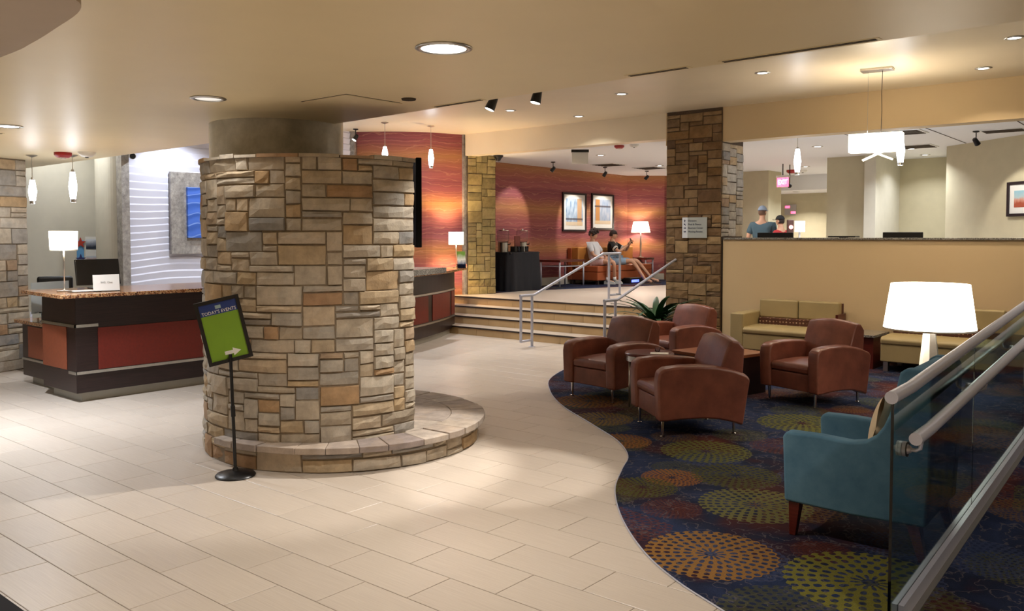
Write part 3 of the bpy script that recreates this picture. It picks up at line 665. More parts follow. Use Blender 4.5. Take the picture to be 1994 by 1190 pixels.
# sofas
LUMB = N('lattice_fabric').set(0.8, 0, 0.2); _v = LUMB.n('ShaderNodeTexVoronoi'); _v.inputs['Scale'].default_value = 20; _v.inputs['Randomness'].default_value = 0.15
LUMB.l(LUMB.coord(), _v.inputs['Vector']); LUMB.base(LUMB.mix(LUMB.math('LESS_THAN', _v.outputs['Distance'], 0.4), lin((86, 56, 44)), LUMB.ramp(_v.outputs['Color'], [(0.3, lin((206, 180, 148))), (0.6, lin((150, 112, 88)))]))); LUMB = LUMB.m
def sofa(x0, x1, arm, label):
    o = empty('settee', ((x0 + x1) / 2, 11.88, 0), 0, label, 'sofa', 'tan settees along the half wall'); L = (x1 - x0) / 2; a0 = -L + (.2 if arm else .0)
    MB().b2((a0, -.40, .13), (L, .30, .36)).build('seat_base', TAN, o, bevel=0.015)
    loft(MB(), [a0, 0, L], lambda x: [(-.41, .36), (-.42, .42), (-.38, .455), (0, .465), (.22, .455), (.22, .36)]).build('seat_cushion', TAN, o, bevel=0.02, seg=3)
    MB().b2((a0 + .01, .12, .45), (L - .01, .33, .558)).build('lumbar_strip', LUMB, o, bevel=0.015)
    mid = (a0 + L) / 2
    for p, q in ((a0, mid - .004), (mid + .004, L)):
        MB().b2((p, .17, .555), (q, .31, .825)).build('back_cushion', TAN, o, bevel=0.025, seg=3)
    MB().b2((a0, .32, .13), (L, .38, .80)).build('back_panel', MAHOG, o, bevel=0.004)
    if arm: MB().b2((-L, -.40, .13), (-L + .2, .36, .645)).build('arm', TAN, o, bevel=0.02, seg=3)
    MB().b2((L - .005, .05, .40), (L + .03, .38, .66)).build('end_panel', MAHOG, o, bevel=0.004)
    for sx in (-L + .06, L - .06):
        for y in (-.34, .3): MB().b2((sx - .03, y - .03, 0), (sx + .03, y + .03, .14)).build('leg', STEEL, o, bevel=0.003)
    return o
sofa(-5.42, -4.05, True, 'tan two-seat settee with an arm, beside the square stone column').location.z = CZ
sofa(-3.32, -2.0, False, 'tan armless settee behind the large white lamp').location.z = CZ
ct = empty('corner_table', (-3.68, 11.85, CZ), 0, 'dark low corner table with grey stone top between the two settees', 'table')
MB().b2((-.27, -.3, .42), (.27, .35, .455)).build('table_top', GRANG, ct, bevel=0.004); MB().b2((-.24, -.26, 0), (.24, .32, .42)).build('table_base', MAHOG, ct)
# tables
t = empty('square_coffee_table', (-4.3, 8.85, CZ), R(-15), 'dark square coffee table with brown top between the leather chairs', 'table')
MB().b2((-.38, -.38, .42), (.38, .38, .455)).build('table_top', wood('table_brown', (150, 92, 58), 0.3, 0.7), t, bevel=0.004)
MB().b2((-.36, -.36, .0), (.36, .36, .42)).build('table_base', ESPR, t)
t = empty('round_side_table', (-4.42, 7.50, CZ), 0, 'small round red-brown side table with steel ring between two leather chairs', 'table')
MB().lathe([(.0001, .545), (.24, .545), (.25, .55), (.25, .565), (.24, .575), (.0001, .575)], n=40, cap=False).build('table_top', MAHOG, t, smooth=True, angle=30)
MB().lathe([(.225, .49), (.235, .49), (.235, .545), (.225, .545)], n=40, cap=False).build('apron', STEEL, t, smooth=True, angle=30)
rg = MB(); rg.tube([(.19 * math.cos(2 * math.pi * i / 24), .19 * math.sin(2 * math.pi * i / 24), .40) for i in range(25)], .012, 8); rg.build('ring', STEEL, t, smooth=True)
for k in range(4):
    a = k * math.pi / 2 + .4; MB().tube([(.2 * math.cos(a), .2 * math.sin(a), 0), (.2 * math.cos(a), .2 * math.sin(a), .5)], .013, 8).build('leg', STEEL, t, smooth=True)
cup = tag(MB().lathe([(.022, 0), (.03, .05), (.031, .052), (.029, .05), (.021, .004), (.0001, .004)], n=20, cap=False).build('plastic_cup', CLEAR, smooth=True), 'small clear plastic cup on the round side table', 'cup'); cup.location = (-4.36, 7.56, CZ + .575)
nap = tag(MB().box((0, 0, .003), (.18, .12, .006)).build('paper_napkin', WHITE), 'white folded napkin lying on the round side table', 'napkin'); nap.location = (-4.28, 7.46, CZ + .575); nap.rotation_euler = (0, 0, .5)
# side table and big lamp
t = empty('lamp_table', (-1.75, 7.62, CZ), 0, 'dark side table under the large white lamp', 'table')
MB().b2((-.26, -.26, .45), (.26, .26, .48)).build('table_top', ESPR, t, bevel=.004); MB().b2((-.22, -.22, 0), (.22, .22, .45)).build('table_base', ESPR, t)
SHADE = emis('lit_linen_shade', (255, 240, 214), 3.2); SHADEH = emis('lit_bright_shade', (255, 246, 230), 4.0)
SHRIM = mat('shade_rim', (240, 232, 214), 0.7)
def shade(o, r0, r1, z0, z1, m, n=40):
    s_ = MB().lathe([(r0, z0), (r1, z1), (r1 - .004, z1), (r0 - .004, z0), (r0, z0)], n=n, cap=False).build('lamp_shade', m, o, smooth=True, angle=30)
    MB().lathe([(r0 + .001, z0 - .001), (r0 + .001, z0 + .012), (r0 - .005, z0 + .012), (r0 - .005, z0 - .001), (r0 + .001, z0 - .001)], n=n, cap=False).build('rim', SHRIM, s_, smooth=True, angle=30)
    q = MB()
    for k in range(3): a = 2 * math.pi * k / 3; q.tube([(0, 0, z1 - .02), (r1 * .99 * math.cos(a), r1 * .99 * math.sin(a), z1 - .01)], .003, 6)
    q.build('spider', STEEL, s_)
lp = empty('table_lamp', (-1.80, 7.55, CZ + .48), R(20), 'large white drum-shade lamp with tall tapered blade base behind teal chairs', 'lamp')
shade(lp, .352, .298, .51, .885, SHADEH)
for k in range(3):
    a = R(100 + 120 * k); c, s = math.cos(a), math.sin(a)
    pl = [(0.0, .0), (.115, .0), (.035, .58), (.0, .58)]
    M3 = Matrix(((c, -s, 0), (s, c, 0), (0, 0, 1)))
    MB().add([M3 @ Vector((x, yy, z)) for yy in (-.018, .018) for x, z in pl], [(0, 1, 2, 3), (7, 6, 5, 4), (0, 4, 5, 1), (1, 5, 6, 2), (2, 6, 7, 3), (3, 7, 4, 0)]).build('blade', TRIMW if k == 1 else STEEL, lp, bevel=.004)
MB().lathe([(.015, .56), (.015, .66), (.03, .67), (.03, .72)], n=16).build('socket', STEEL, lp, smooth=True, angle=40)
light('lamp_bulb', 'POINT', (0, 0, .72), 22, WARM, lp, size=.06)
# plant at the foot of the stone column
LEAF = mat('dark_green_leaf', (38, 74, 40), 0.4, var=0.25, vscale=5)
pt = empty('potted_plant', (-6.62, 11.42, CZ), 0, 'dark green strap-leaved plant at the foot of the square stone column', 'plant')
MB().lathe([(.14, 0), (.19, .32), (.2, .34), (.18, .34), (.17, .30), (.0001, .30)], n=24, cap=False).build('pot', ESPR, pt, smooth=True, angle=40)
rnd = random.Random(4)
for k in range(80):
    a = rnd.uniform(0, 2 * math.pi); L = rnd.uniform(.5, .85); up = rnd.uniform(.45, 1.25); mb = MB(); ps = []
    for i in range(7):
        t_ = i / 6; rr = L * (t_ * math.cos(up * (1 - .75 * t_)) ); zz = .34 + L * (math.sin(up) * t_ * 1.25 - .85 * t_ * t_ * (1.35 - up * .65)); wdt = .044 * math.sin(math.pi * min(.98, .12 + .86 * t_)) + .003
        c, s = math.cos(a), math.sin(a); ps.append(((c * rr - s * wdt, s * rr + c * wdt, zz), (c * rr, s * rr, zz - .008), (c * rr + s * wdt, s * rr - c * wdt, zz)))
    vs = [p for q in ps for p in q]; fs = [(i * 3 + j, i * 3 + j + 1, i * 3 + 4 + j, i * 3 + 3 + j) for i in range(6) for j in range(2)]
    mb.add(vs, fs).build('leaf', LEAF, pt, smooth=True)
# ------------------------------------------------------------------ stair rails
def stair_rail(x, label):
    o = empty('stair_handrail', (x, 10.52, 0), 0, label, 'handrail', 'tubular stair handrails'); r = .022
    ztop = .83; ztop2 = 1.46
    MB().tube([(0, -.30, ztop), (0, .05, ztop), (0, .12, ztop + .02), (0, 1.95, ztop2 - .03), (0, 2.03, ztop2), (0, 2.60, ztop2)], r, 12).build('rail', ALU, o, smooth=True, angle=50)
    for y, z0, z1 in ((0, 0, ztop), (-.28, .10, ztop), (2.22, LZ, ztop2), (2.58, LZ + .1, ztop2)): MB().tube([(0, y, z0), (0, y, z1)], r, 12).build('post', ALU, o, smooth=True, angle=50)
    MB().tube([(0, -.28, .11), (0, 0, .11)], r * .9, 12).build('return_bar', ALU, o, smooth=True); MB().tube([(0, 2.22, LZ + .11), (0, 2.58, LZ + .11)], r * .9, 12).build('return_bar', ALU, o, smooth=True)
    MB().lathe([(.055, 0), (.055, .006), (.025, .012)], n=20).build('floor_plate', ALU, o); MB().lathe([(.055, LZ), (.055, LZ + .006), (.025, LZ + .012)], (0, 2.22, 0), n=20).build('floor_plate', ALU, o)
stair_rail(-8.35, 'grey tubular stair handrail in front of the landing seating')
stair_rail(-6.78, 'grey tubular stair handrail next to the square stone column')
# ------------------------------------------------------------------ glass guard rail along the ramp at right
GX = -1.08; SL = 0.064
gz = lambda y: 0.0 if y < 4.2 else (y - 4.2) * SL
ramp = struct(MB().add([(GX + .03, 4.2, -.01), (2.2, 4.2, -.01), (2.2, 12.3, -.01), (GX + .03, 12.3, -.01), (GX + .03, 4.2, .0062), (2.2, 4.2, .0062), (2.2, 12.3, gz(12.3)), (GX + .03, 12.3, gz(12.3))],
      [(0, 1, 2, 3), (4, 7, 6, 5), (0, 4, 5, 1), (1, 5, 6, 2), (2, 6, 7, 3), (3, 7, 4, 0)]).build('floor_ramp', carpet('ramp_carpet', []) ))
gr = empty('glass_railing', (GX, 3.93, 0), 0, 'glass guard rail with brushed metal handrails rising along the ramp at right', 'railing')
gy = [3.93, 5.56, 7.27, 8.95, 10.6, 12.2]
for a, b in zip(gy, gy[1:]):
    y0, y1 = a - 3.93 + .003, b - 3.93 - .003; T = .0065
    MB().add([(sx * T, y, z) for sx in (-1, 1) for y, z in ((y0, gz(a) + .03), (y1, gz(b) + .03), (y1, gz(b) + 1.03), (y0, gz(a) + 1.03))], [(0, 1, 2, 3), (7, 6, 5, 4), (0, 4, 5, 1), (1, 5, 6, 2), (2, 6, 7, 3), (3, 7, 4, 0)]).build('glass_panel', GLASS, gr)
E_ = 12.2 - 3.93
MB().tube([(0, -.02, 1.05), (0, .30, 1.055), (0, .36, 1.06), (0, E_, 1.05 + gz(12.2))], .029, 20).build('top_rail', ALU, gr, smooth=True, angle=50)
MB().tube([(.085, .05, .865), (.085, .30, .87), (.085, .36, .875), (.085, E_, .865 + gz(12.2))], .0285, 20).build('handrail', ALU, gr, smooth=True, angle=50)
for y in (.16, 1.55, 2.9, 4.3, 5.9, 7.4):
    zz = .865 + gz(y + 3.93); b_ = MB(); b_.tube([(.012, y, zz - .075), (.06, y, zz - .075), (.078, y, zz - .065), (.085, y, zz - .02)], .009, 10)
    bk = b_.build('bracket', ALU, gr, smooth=True, angle=60)
    MB().tube([(-.03, y, zz - .075), (-.0066, y, zz - .075)], .034, 20).tube([(.0066, y, zz - .075), (.022, y, zz - .075)], .034, 20).tube([(.022, y, zz - .075), (.04, y, zz - .075)], [.024, .014], 16).build('glass_clamp', ALU, bk, smooth=True, angle=40)
    MB().tube([(.0225, y, zz - .075), (.0255, y, zz - .075)], .035, 20).build('gasket', BLACK, bk)
sh = MB()
def slope_bar(mb, x0, x1, za, zb):
    ya, yb = .12, E_
    mb.add([(x, y, g + z) for x in (x0, x1) for y, g, z in ((ya, 0, za), (yb, gz(12.2), za), (yb, gz(12.2), zb), (ya, 0, zb))], [(0, 1, 2, 3), (7, 6, 5, 4), (0, 4, 5, 1), (1, 5, 6, 2), (2, 6, 7, 3), (3, 7, 4, 0)]); return mb
slope_bar(MB(), -.032, -.0075, .0, .075).build('base_shoe', ALU, gr); slope_bar(MB(), .0075, .032, .0, .075).build('base_shoe', ALU, gr)
slope_bar(MB(), -.03, .06, -.05, .0).build('shoe_fascia', mat('grey_fascia', (96, 92, 88), 0.5), gr)
# ------------------------------------------------------------------ reception
def wb(mb, name, m, parent, **k):
    b = parent.location; mb.v = [(x - b.x, y - b.y, z - b.z) for x, y, z in mb.v]; return mb.build(name, m, parent, **k)
KICK = mat('pale_kick', (168, 164, 152), .5)
dk = empty('reception_desk', (-9.6, 5.0, 0), 0, 'dark wood and oxblood reception desk with granite counter at left', 'desk')
wb(MB().b2((-10.05, 3.86, .1), (-9.2, 7.0, 1.12)), 'body', WENGE, dk, bevel=.004)
wb(MB().b2((-9.98, 3.94, 0), (-9.27, 6.95, .1)), 'kick_plate', KICK, dk)
wb(MB().b2((-9.2, 4.09, .335), (-9.192, 5.55, .785)), 'front_panel', REDPAN, dk, bevel=.002); wb(MB().b2((-9.2, 5.56, .335), (-9.192, 6.95, .785)), 'front_panel', REDPAN, dk, bevel=.002)
wb(MB().b2((-10.03, 3.852, .335), (-9.42, 3.86, .795)), 'side_panel', REDPAN2, dk, bevel=.002)
wb(MB().b2((-9.2, 3.85, .30), (-9.185, 7.0, .33)).b2((-9.36, 3.845, .30), (-9.185, 3.86, .33)), 'metal_strip', STEEL, dk)
wb(MB().b2((-10.05, 3.845, .80), (-9.185, 3.86, .83)).b2((-9.2, 3.845, .80), (-9.185, 4.09, .83)), 'metal_strip', STEEL, dk)
wb(MB().prism([(-9.06, 3.66), (-9.04, 7.05), (-10.25, 7.05), (-10.3, 3.74)], 1.12, 1.16), 'counter_top', GRAN, dk, bevel=.006)
lw = empty('low_reception_desk', (-10.55, 4.4, 0), 0, 'lower side section of the reception desk beside the left stone wall', 'desk')
wb(MB().b2((-11.0, 4.0, .1), (-10.06, 5.2, .73)), 'body', WENGE, lw, bevel=.004); wb(MB().b2((-10.93, 4.08, 0), (-10.08, 5.15, .1)), 'kick_plate', KICK, lw)
wb(MB().b2((-10.82, 3.992, .33), (-10.08, 4.0, .70)), 'front_panel', REDPAN2, lw, bevel=.002); wb(MB().b2((-11.0, 3.987, .29), (-10.07, 4.0, .315)), 'metal_strip', STEEL, lw)
wb(MB().b2((-11.06, 3.93, .73), (-10.06, 5.25, .77)), 'counter_top', GRAN, lw, bevel=.005)
# curved desk on the right
rd = empty('curved_reception_desk', (-10.5, 10.2, 0), 0, 'curved dark reception desk with oxblood panels left of the stairs', 'desk')
fr = smooth_poly([(-9.45, 7.9), (-9.62, 8.7), (-9.88, 9.5), (-10.25, 10.35), (-10.62, 11.02), (-10.8, 11.3)], 5)
def strip(pts, d0, d1):
    ot = []; n = len(pts)
    for dd, seq in ((d0, range(n)), (d1, range(n - 1, -1, -1))):
        for i in seq:
            a = Vector(pts[max(0, i - 1)]); b = Vector(pts[min(n - 1, i + 1)]); t_ = (b - a).normalized(); ot.append(tuple(Vector(pts[i]) + Vector((t_.y, -t_.x)) * dd))
    return ot
wb(MB().prism(strip(fr, 0, -.36), .1, 1.12), 'body', WENGE, rd); wb(MB().prism(strip(fr, -.05, -.34), 0, .1), 'kick_plate', KICK, rd)
def sub(a, b): return fr[int(a * (len(fr) - 1)):int(b * (len(fr) - 1)) + 1]
for a, b in ((.0, .28), (.33, .48), (.52, .76), (.81, .98)): wb(MB().prism(strip(sub(a, b), .01, 0), .345, .78), 'front_panel', REDPAN, rd)
wb(MB().prism(strip(fr, .016, 0), .30, .33), 'metal_strip', STEEL, rd); wb(MB().prism(strip(fr, .016, 0), .79, .82), 'metal_strip', STEEL, rd)
cf = smooth_poly([(-9.45, 7.9), (-9.62, 8.7), (-9.88, 9.5), (-10.25, 10.35), (-10.62, 11.02), (-10.98, 11.6), (-11.2, 11.98)], 5)
wb(MB().prism(strip(cf, .06, -.38), 1.12, 1.16), 'counter_top', GRAN, rd, bevel=.005)
gl = tag(wb(MB().prism(strip(smooth_poly([(-9.35, 8.0), (-9.52, 8.75), (-9.76, 9.5), (-10.0, 10.05)], 5), .16, -.4), 0, .09), 'transaction_ledge', GRANG, empty('x')), 'grey stone transaction ledge on the curved desk by the stone pillar', 'counter')
_x = gl.parent; gl.parent = None; bpy.data.objects.remove(_x); gl.location = (0, 0, 1.161)
# desk lamps
DLAMP = emis('lit_desk_shade', (255, 244, 226), 4.0)
def desk_lamp(loc, r, h, z1, label, power, tilt=0, m=None, col=WARM):
    o = empty('desk_lamp', loc, 0, label, 'lamp', 'reception desk lamps')
    MB().lathe([(.075, 0), (.075, .012), (.02, .018), (.008, .03)], n=20).build('base', STEEL, o, smooth=True, angle=40)
    MB().tube([(0, 0, .02), (0, 0, z1 - h * .4)], [.006, .011], 10).build('stem', STEEL, o, smooth=True)
    shade(o, r, r * (1.05 if tilt else 1.0), z1 - h, z1, m or DLAMP, 32)
    light('desk_lamp_bulb', 'POINT', (0, 0, z1 - h * .5), power, col, o, size=.04); return o
desk_lamp((-9.62, 3.93, 1.16), .135, .21, .66, 'white-shaded desk lamp on the left reception counter', 8, 1)
desk_lamp((-11.27, 11.84, 1.161), .145, .25, .69, 'glowing desk lamp on the curved counter before the orange wall', 95, col=(1.0, 0.68, 0.34))
# left counter items
mo = empty('computer_monitor', (-9.98, 4.45, 1.16), R(-90), 'black monitor seen from behind on the left reception counter', 'monitor')
MB().box((0, 0, .19), (.5, .03, .3), M=Matrix.Rotation(R(10), 3, 'X')).build('screen', BLACK, mo, bevel=.006); MB().b2((-.09, -.07, 0), (.09, .07, .012)).build('foot', BLACK, mo); MB().b2((-.025, -.01, .01), (.025, .02, .16)).build('stand', BLACK, mo)
ch = empty('card_holder', (-9.33, 4.25, 1.16), R(82), 'white framed card standing on the left reception counter', 'sign')
MB().box((0, 0, .095), (.27, .012, .18), M=Matrix.Rotation(R(-6), 3, 'X')).build('card', WHITE, ch); MB().box((0, .02, .006), (.27, .08, .01)).build('foot', CLEAR, ch)
GREYT = mat('grey_print', (150, 150, 148), 0.7)
text('IHG  One', .03, 'lettering', GREYT, ch, (0, -.0075, .10), (R(84), 0, 0), 'CENTER')
br = empty('brochure_tray', (-9.42, 4.04, 1.16), R(80), 'small clear tray of cards at the foot of the left desk lamp', 'tray')
MB().b2((-.14, -.05, 0), (.14, .07, .008)).build('tray', CLEAR, br); MB().b2((-.1, -.02, .008), (.1, .05, .02)).build('card_stack', WHITE, br)
pa = empty('acrylic_partition', (-10.55, 4.15, .77), R(-70), 'frosted acrylic screen standing on the low reception desk', 'screen')
FROST = N('frosted_acrylic').set(.35, 0, .4); FROST.b.inputs['Transmission Weight'].default_value = .55; FROST.base(lin((216, 222, 222))); FROST = FROST.m
MB().b2((-.26, -.004, .10), (.26, .004, .46)).build('sheet', FROST, pa)
for sx in (-1, 1): MB().b2((sx * .2 - .02, -.07, 0), (sx * .2 + .02, .07, .12)).build('foot', CLEAR, pa)
text('reserved', .05, 'lettering', GREYT, pa, (0.0, -.006, .38), (R(90), 0, 0), 'CENTER')
es = empty('leaflet_easel', (-10.38, 4.06, .77), R(75), 'white leaning leaflet on an easel on the low reception desk', 'easel')
MB().box((0, 0, .13), (.13, .006, .26), M=Matrix.Rotation(R(-18), 3, 'X')).build('leaflet', WHITE, es); MB().tube([(0, .13, .0), (0, .03, .22)], .006, 8).build('prop', STEEL, es)
oc = empty('office_chair', (-12.0, 4.75, 0), R(60), 'dark office chair behind the low reception desk', 'chair')
MB().b2((-.22, .18, .75), (.22, .25, 1.22)).build('backrest', BLACK, oc, bevel=.05, seg=4); MB().b2((-.24, -.24, .44), (.24, .2, .52)).build('seat', BLACK, oc, bevel=.03, seg=3)
MB().tube([(0, 0, .06), (0, 0, .45)], .03, 10).build('column', BLACKM, oc); MB().tube([(0, .2, .5), (0, .24, .8)], .02, 8).build('back_post', BLACKM, oc)
for k in range(5): a = k * 2 * math.pi / 5; MB().tube([(0, 0, .09), (.27 * math.cos(a), .27 * math.sin(a), .05), (.27 * math.cos(a), .27 * math.sin(a), 0)], .02, 8).build('leg', BLACKM, oc)
# poster with stars on the recess wall, photographs beside it
ps = empty('star_banner', (-13.9, 5.93, 1.2), 0, 'narrow blue banner with a red and a navy star on the recess wall', 'banner')
MB().b2((0, -.055, 0), (.008, .055, .5)).build('banner', mat('sky_blue_print', (104, 164, 214), .6), ps)
def star(r, z, m):
    pl = [((r if k % 2 == 0 else r * .42) * math.sin(k * math.pi / 5), (r if k % 2 == 0 else r * .42) * math.cos(k * math.pi / 5) + z) for k in range(10)]
    MB().add([(.009, y, zz) for y, zz in pl] + [(.02, y, zz) for y, zz in pl], [tuple(range(10)), tuple(reversed(range(10, 20)))] + [(i, (i + 1) % 10, 10 + (i + 1) % 10, 10 + i) for i in range(10)]).build('star', m, ps)
star(.09, .46, mat('star_red', (176, 60, 44), .5)); star(.085, .2, mat('star_navy', (60, 60, 110), .5))
def photo_mat(name, stops, seed):
    x = N(name).set(.5, 0, .3); g = x.coord('Generated'); s_ = x.n('ShaderNodeSeparateXYZ'); x.l(g, s_.inputs[0])
    z = x.math('ADD', s_.outputs[2], x.math('MULTIPLY', x.math('SUBTRACT', x.noise(3.5, 4, x.coord('Object', (3 + seed, 3, 3))), .5), .35)); x.base(x.ramp(z, [(p, lin(c)) for p, c in stops])); return x.m
ph = empty('photo_sheet', (-13.9, 6.12, 1.2), 0, 'white sheet with two photographs beside the star banner', 'poster')
MB().b2((0, -.11, 0), (.004, .09, .56)).build('sheet', WHITE, ph)
MB().b2((.004, -.1, .36), (.008, .09, .52)).build('picture', photo_mat('photo_dark', [(.2, (50, 56, 70)), (.6, (150, 156, 170)), (.9, (220, 224, 230))], 1), ph); MB().b2((.004, -.1, .08), (.008, .09, .25)).build('picture', photo_mat('photo_red', [(.2, (60, 46, 40)), (.5, (176, 92, 70)), (.9, (200, 206, 214))], 2), ph)
# layered wall art on the wave wall
ar = empty('layered_wall_art', (-12.86, 7.6, 1.48), 0, 'silver-leaf panel with a blue wave square on the white wave wall', 'artwork')
MB().b2((0, -.72, 0), (.05, .62, 1.32)).build('backing', SILVERLEAF, ar, bevel=.004)
BLUE = N('blue_wave').set(.5, 0, .4); _s = BLUE.n('ShaderNodeSeparateXYZ'); BLUE.l(BLUE.coord(), _s.inputs[0])
_w = BLUE.math('SINE', BLUE.math('ADD', BLUE.math('MULTIPLY', _s.outputs[2], 42), BLUE.math('MULTIPLY', BLUE.noise(1.5, 2, BLUE.coord()), 14))); BLUE.base(BLUE.ramp(_w, [(.93, lin((62, 100, 186))), (.99, lin((120, 150, 214)))])); BLUE.bump(_w, .4, .01); BLUE = BLUE.m
MB().b2((.05, -.46, .26), (.10, .36, 1.08)).build('blue_square', BLUE, ar, bevel=.004)
# ------------------------------------------------------------------ television on the stone pillar
tv = empty('wall_television', (-5.50, 5.29, 1.665), R(50), 'black flat television seen edge-on behind the stone pillar', 'television')
MB().b2((-.03, -.14, .0), (.02, .5, .79)).build('screen', mat('matt_black', (10, 10, 11), .8, spec=.2), tv, bevel=.006); MB().b2((-.09, .25, .25), (-.03, .45, .55)).build('mount', BLACKM, tv)
# ------------------------------------------------------------------ event sign on its stand
st = empty('event_sign_stand', (-5.50, 3.42, 0), 0, "black pedestal sign reading TODAY'S EVENTS with green sheet and arrow", 'sign')
MB().lathe([(.0001, 0), (.142, 0), (.145, .008), (.135, .02), (.06, .034), (.026, .04), (.018, .06)], n=40, cap=False).build('base', BLACKM, st, smooth=True, angle=40)
MB().tube([(0, 0, .04), (-.012, -.008, .52), (-.022, -.015, .90)], .0125, 12).tube([(-.010, -.006, .44), (-.012, -.008, .52)], .017, 12).build('pole', BLACKM, st, smooth=True, angle=40)
vd = Vector((5.5, -3.42, 0)).normalized(); xr = Vector((-vd.y, vd.x, 0)); rl = R(12.6)
pc = Vector((-.062, -.042, 1.075))
xa = xr * math.cos(rl) + Vector((0, 0, 1)) * math.sin(rl); ya = -xr * math.sin(rl) + Vector((0, 0, 1)) * math.cos(rl); za = xa.cross(ya)
sg = empty('panel_frame_root', (0, 0, 0)); bpy.data.objects.remove(sg)
FR = MB(); PWd, PHt, bw = .315, .475, .026
def pbox(mb, x0, x1, y0, y1, z0, z1): return mb.box(((x0 + x1) / 2, (y0 + y1) / 2, (z0 + z1) / 2), (x1 - x0, y1 - y0, z1 - z0))
for a_ in ((-PWd / 2, PWd / 2, PHt / 2 - bw, PHt / 2), (-PWd / 2, PWd / 2, -PHt / 2, -PHt / 2 + bw), (-PWd / 2, -PWd / 2 + bw, -PHt / 2 + bw, PHt / 2 - bw), (PWd / 2 - bw, PWd / 2, -PHt / 2 + bw, PHt / 2 - bw)): pbox(FR, *a_, -.01, .012)
pbox(FR, -PWd / 2, PWd / 2, -PHt / 2, PHt / 2, -.012, -.004)
pf_ = FR.build('panel', BLACKM, st); M4 = Matrix((xa, ya, za)).transposed().to_4x4(); M4.translation = pc; pf_.matrix_local = M4
iw, ih = PWd / 2 - bw, PHt / 2 - bw
NAVY = mat('navy_print', (24, 52, 120), .5); LIME = mat('lime_print', (118, 158, 34), .5, var=.04)
pbox(MB(), -iw, iw, ih - .085, ih, -.004, .001).build('header_print', NAVY, pf_); pbox(MB(), -iw, iw, -ih, ih - .085, -.004, .001).build('sheet_print', LIME, pf_)
text("TODAY'S EVENTS", .0335, 'lettering', WHITE, pf_, (0, ih - .068, .0015), (0, 0, 0), 'CENTER', sx=.93)
pbox(MB(), -.02, .02, ih - .045, ih - .02, .001, .0025).build('emblem', mat('pale_emblem', (150, 176, 180), .5), pf_)
MB().prism([(-.03, -.155), (.03, -.155), (.03, -.138), (.085, -.168), (.03, -.198), (.03, -.181), (-.03, -.181)], .001, .0025).build('arrow', WHITE, pf_)
# directory sign on the square column
ds = empty('directory_sign', (-6.645, 12.287, 1.74), 0, 'small grey directory sign with arrows on the square stone column', 'sign')
MB().b2((0, 0, 0), (.435, .012, .33)).build('plate', mat('sign_grey', (176, 182, 180), .4), ds); MB().b2((0, -.002, 0), (.095, 0, .33)).build('arrow_strip', mat('sign_pale', (222, 228, 236), .4), ds)
NAVT = mat('navy_lettering', (36, 44, 82), .5)
for k, (s_, an) in enumerate((('Elevators', 90), ('Pool & Fitness', 135), ('Business Center', 0), ('Meeting Rooms', 0))):
    z = .275 - k * .058; text(s_, .042, 'lettering', NAVT, ds, (.108, -.002, z), (R(90), 0, 0), sx=.95)
    aw = MB().prism([(-.02, -.006), (.002, -.006), (.002, -.016), (.022, 0), (.002, .016), (.002, .006), (-.02, .006)], -.001, .001).build('arrow', NAVT, ds); aw.location = (.047, -.0035, z); aw.rotation_mode = 'XYZ'; aw.rotation_euler = (R(90), R(-an), 0)
# ------------------------------------------------------------------ pendants and spots
def pendant(x, y, zc, z0, z1, label, r=.05, group='slim glass pendants'):
    o = empty('pendant_light', (x, y, zc), 0, label, 'pendant light', group)
    MB().lathe([(.065, 0), (.065, -.008), (.03, -.02), (.008, -.03)], n=24).build('canopy', STEEL, o, smooth=True, angle=40)
    MB().tube([(0, 0, -.02), (0, 0, z1 - zc)], .0045, 8).build('stem', STEEL, o)
    h = z1 - z0; a, b = z0 - zc, z1 - zc
    MB().lathe([(r * .5, a + .03), (r * .62, a + .031), (r, a + h * .52), (r * .55, b - .001), (r * .3, b)], n=16).build('glass_shade', PGLASS, o, smooth=True, angle=40)
    MB().lathe([(r * .66, a), (r * .66, a + .04), (r * .6, a + .04)], n=16).build('collar', STEEL, o); MB().lathe([(r * .35, b), (r * .3, b + .03)], n=12).build('cap', STEEL, o)
    light('pendant_bulb', 'POINT', (0, 0, a - .05), 5, COOL, o, size=.04); return o
pendant(-11.4, 5.15 - .85, SOF, 2.17, 2.47, 'slim white glass pendant at far left before the stone wall')
pendant(-11.0, 4.62, SOF, 2.19, 2.57, 'slim white glass pendant over the low reception desk')
pendant(-11.40, 10.15, UPC, 3.10, 3.36, 'slim white glass pendant before the orange wall, partly hidden by the stone pillar', .055)
pendant(-11.10, 11.0, UPC, 3.02, 3.36, 'slim white glass pendant before the orange wall, right of the television', .055)
pendant(-5.02, 12.05 + .9, LC, 2.72, 3.12, 'slim white glass pendant beyond the half wall, next to the stone column', .055)
pendant(-3.56, 13.12, LC, 2.80, 3.22, 'slim white glass pendant beyond the half wall, behind the rectangular pendant', .06)
# rectangular pendant
bp_ = empty('rectangular_pendant', (-3.2, 10.75, UPC), R(8), 'glowing rectangular cream pendant on cables in front of the half wall', 'pendant light')
MB().b2((-.18, -.1, -.025), (.18, .1, 0)).build('canopy', STEEL, bp_, bevel=.003)
MB().tube([(-.1, 0, -.02), (-.1, 0, -.78)], .002, 6).build('cable', STEEL, bp_); MB().tube([(.06, 0, -.02), (.055, 0, -.3), (.06, 0.004, -.5), (.055, 0, -.78)], .004, 6).build('power_cord', BLACKM, bp_)
PARCH = emis('lit_parchment', (255, 240, 205), 4.0)
bx_ = MB()
for a_ in ((-.30, -.085, -.29, .085), (.29, -.085, .30, .085)): bx_.b2((a_[0], a_[1], -1.0), (a_[2], a_[3], -.78))
bx_.b2((-.30, -.095, -1.0), (.30, -.085, -.78)); bx_.b2((-.30, .085, -1.0), (.30, .095, -.78)); bx_.build('shade', PARCH, bp_)
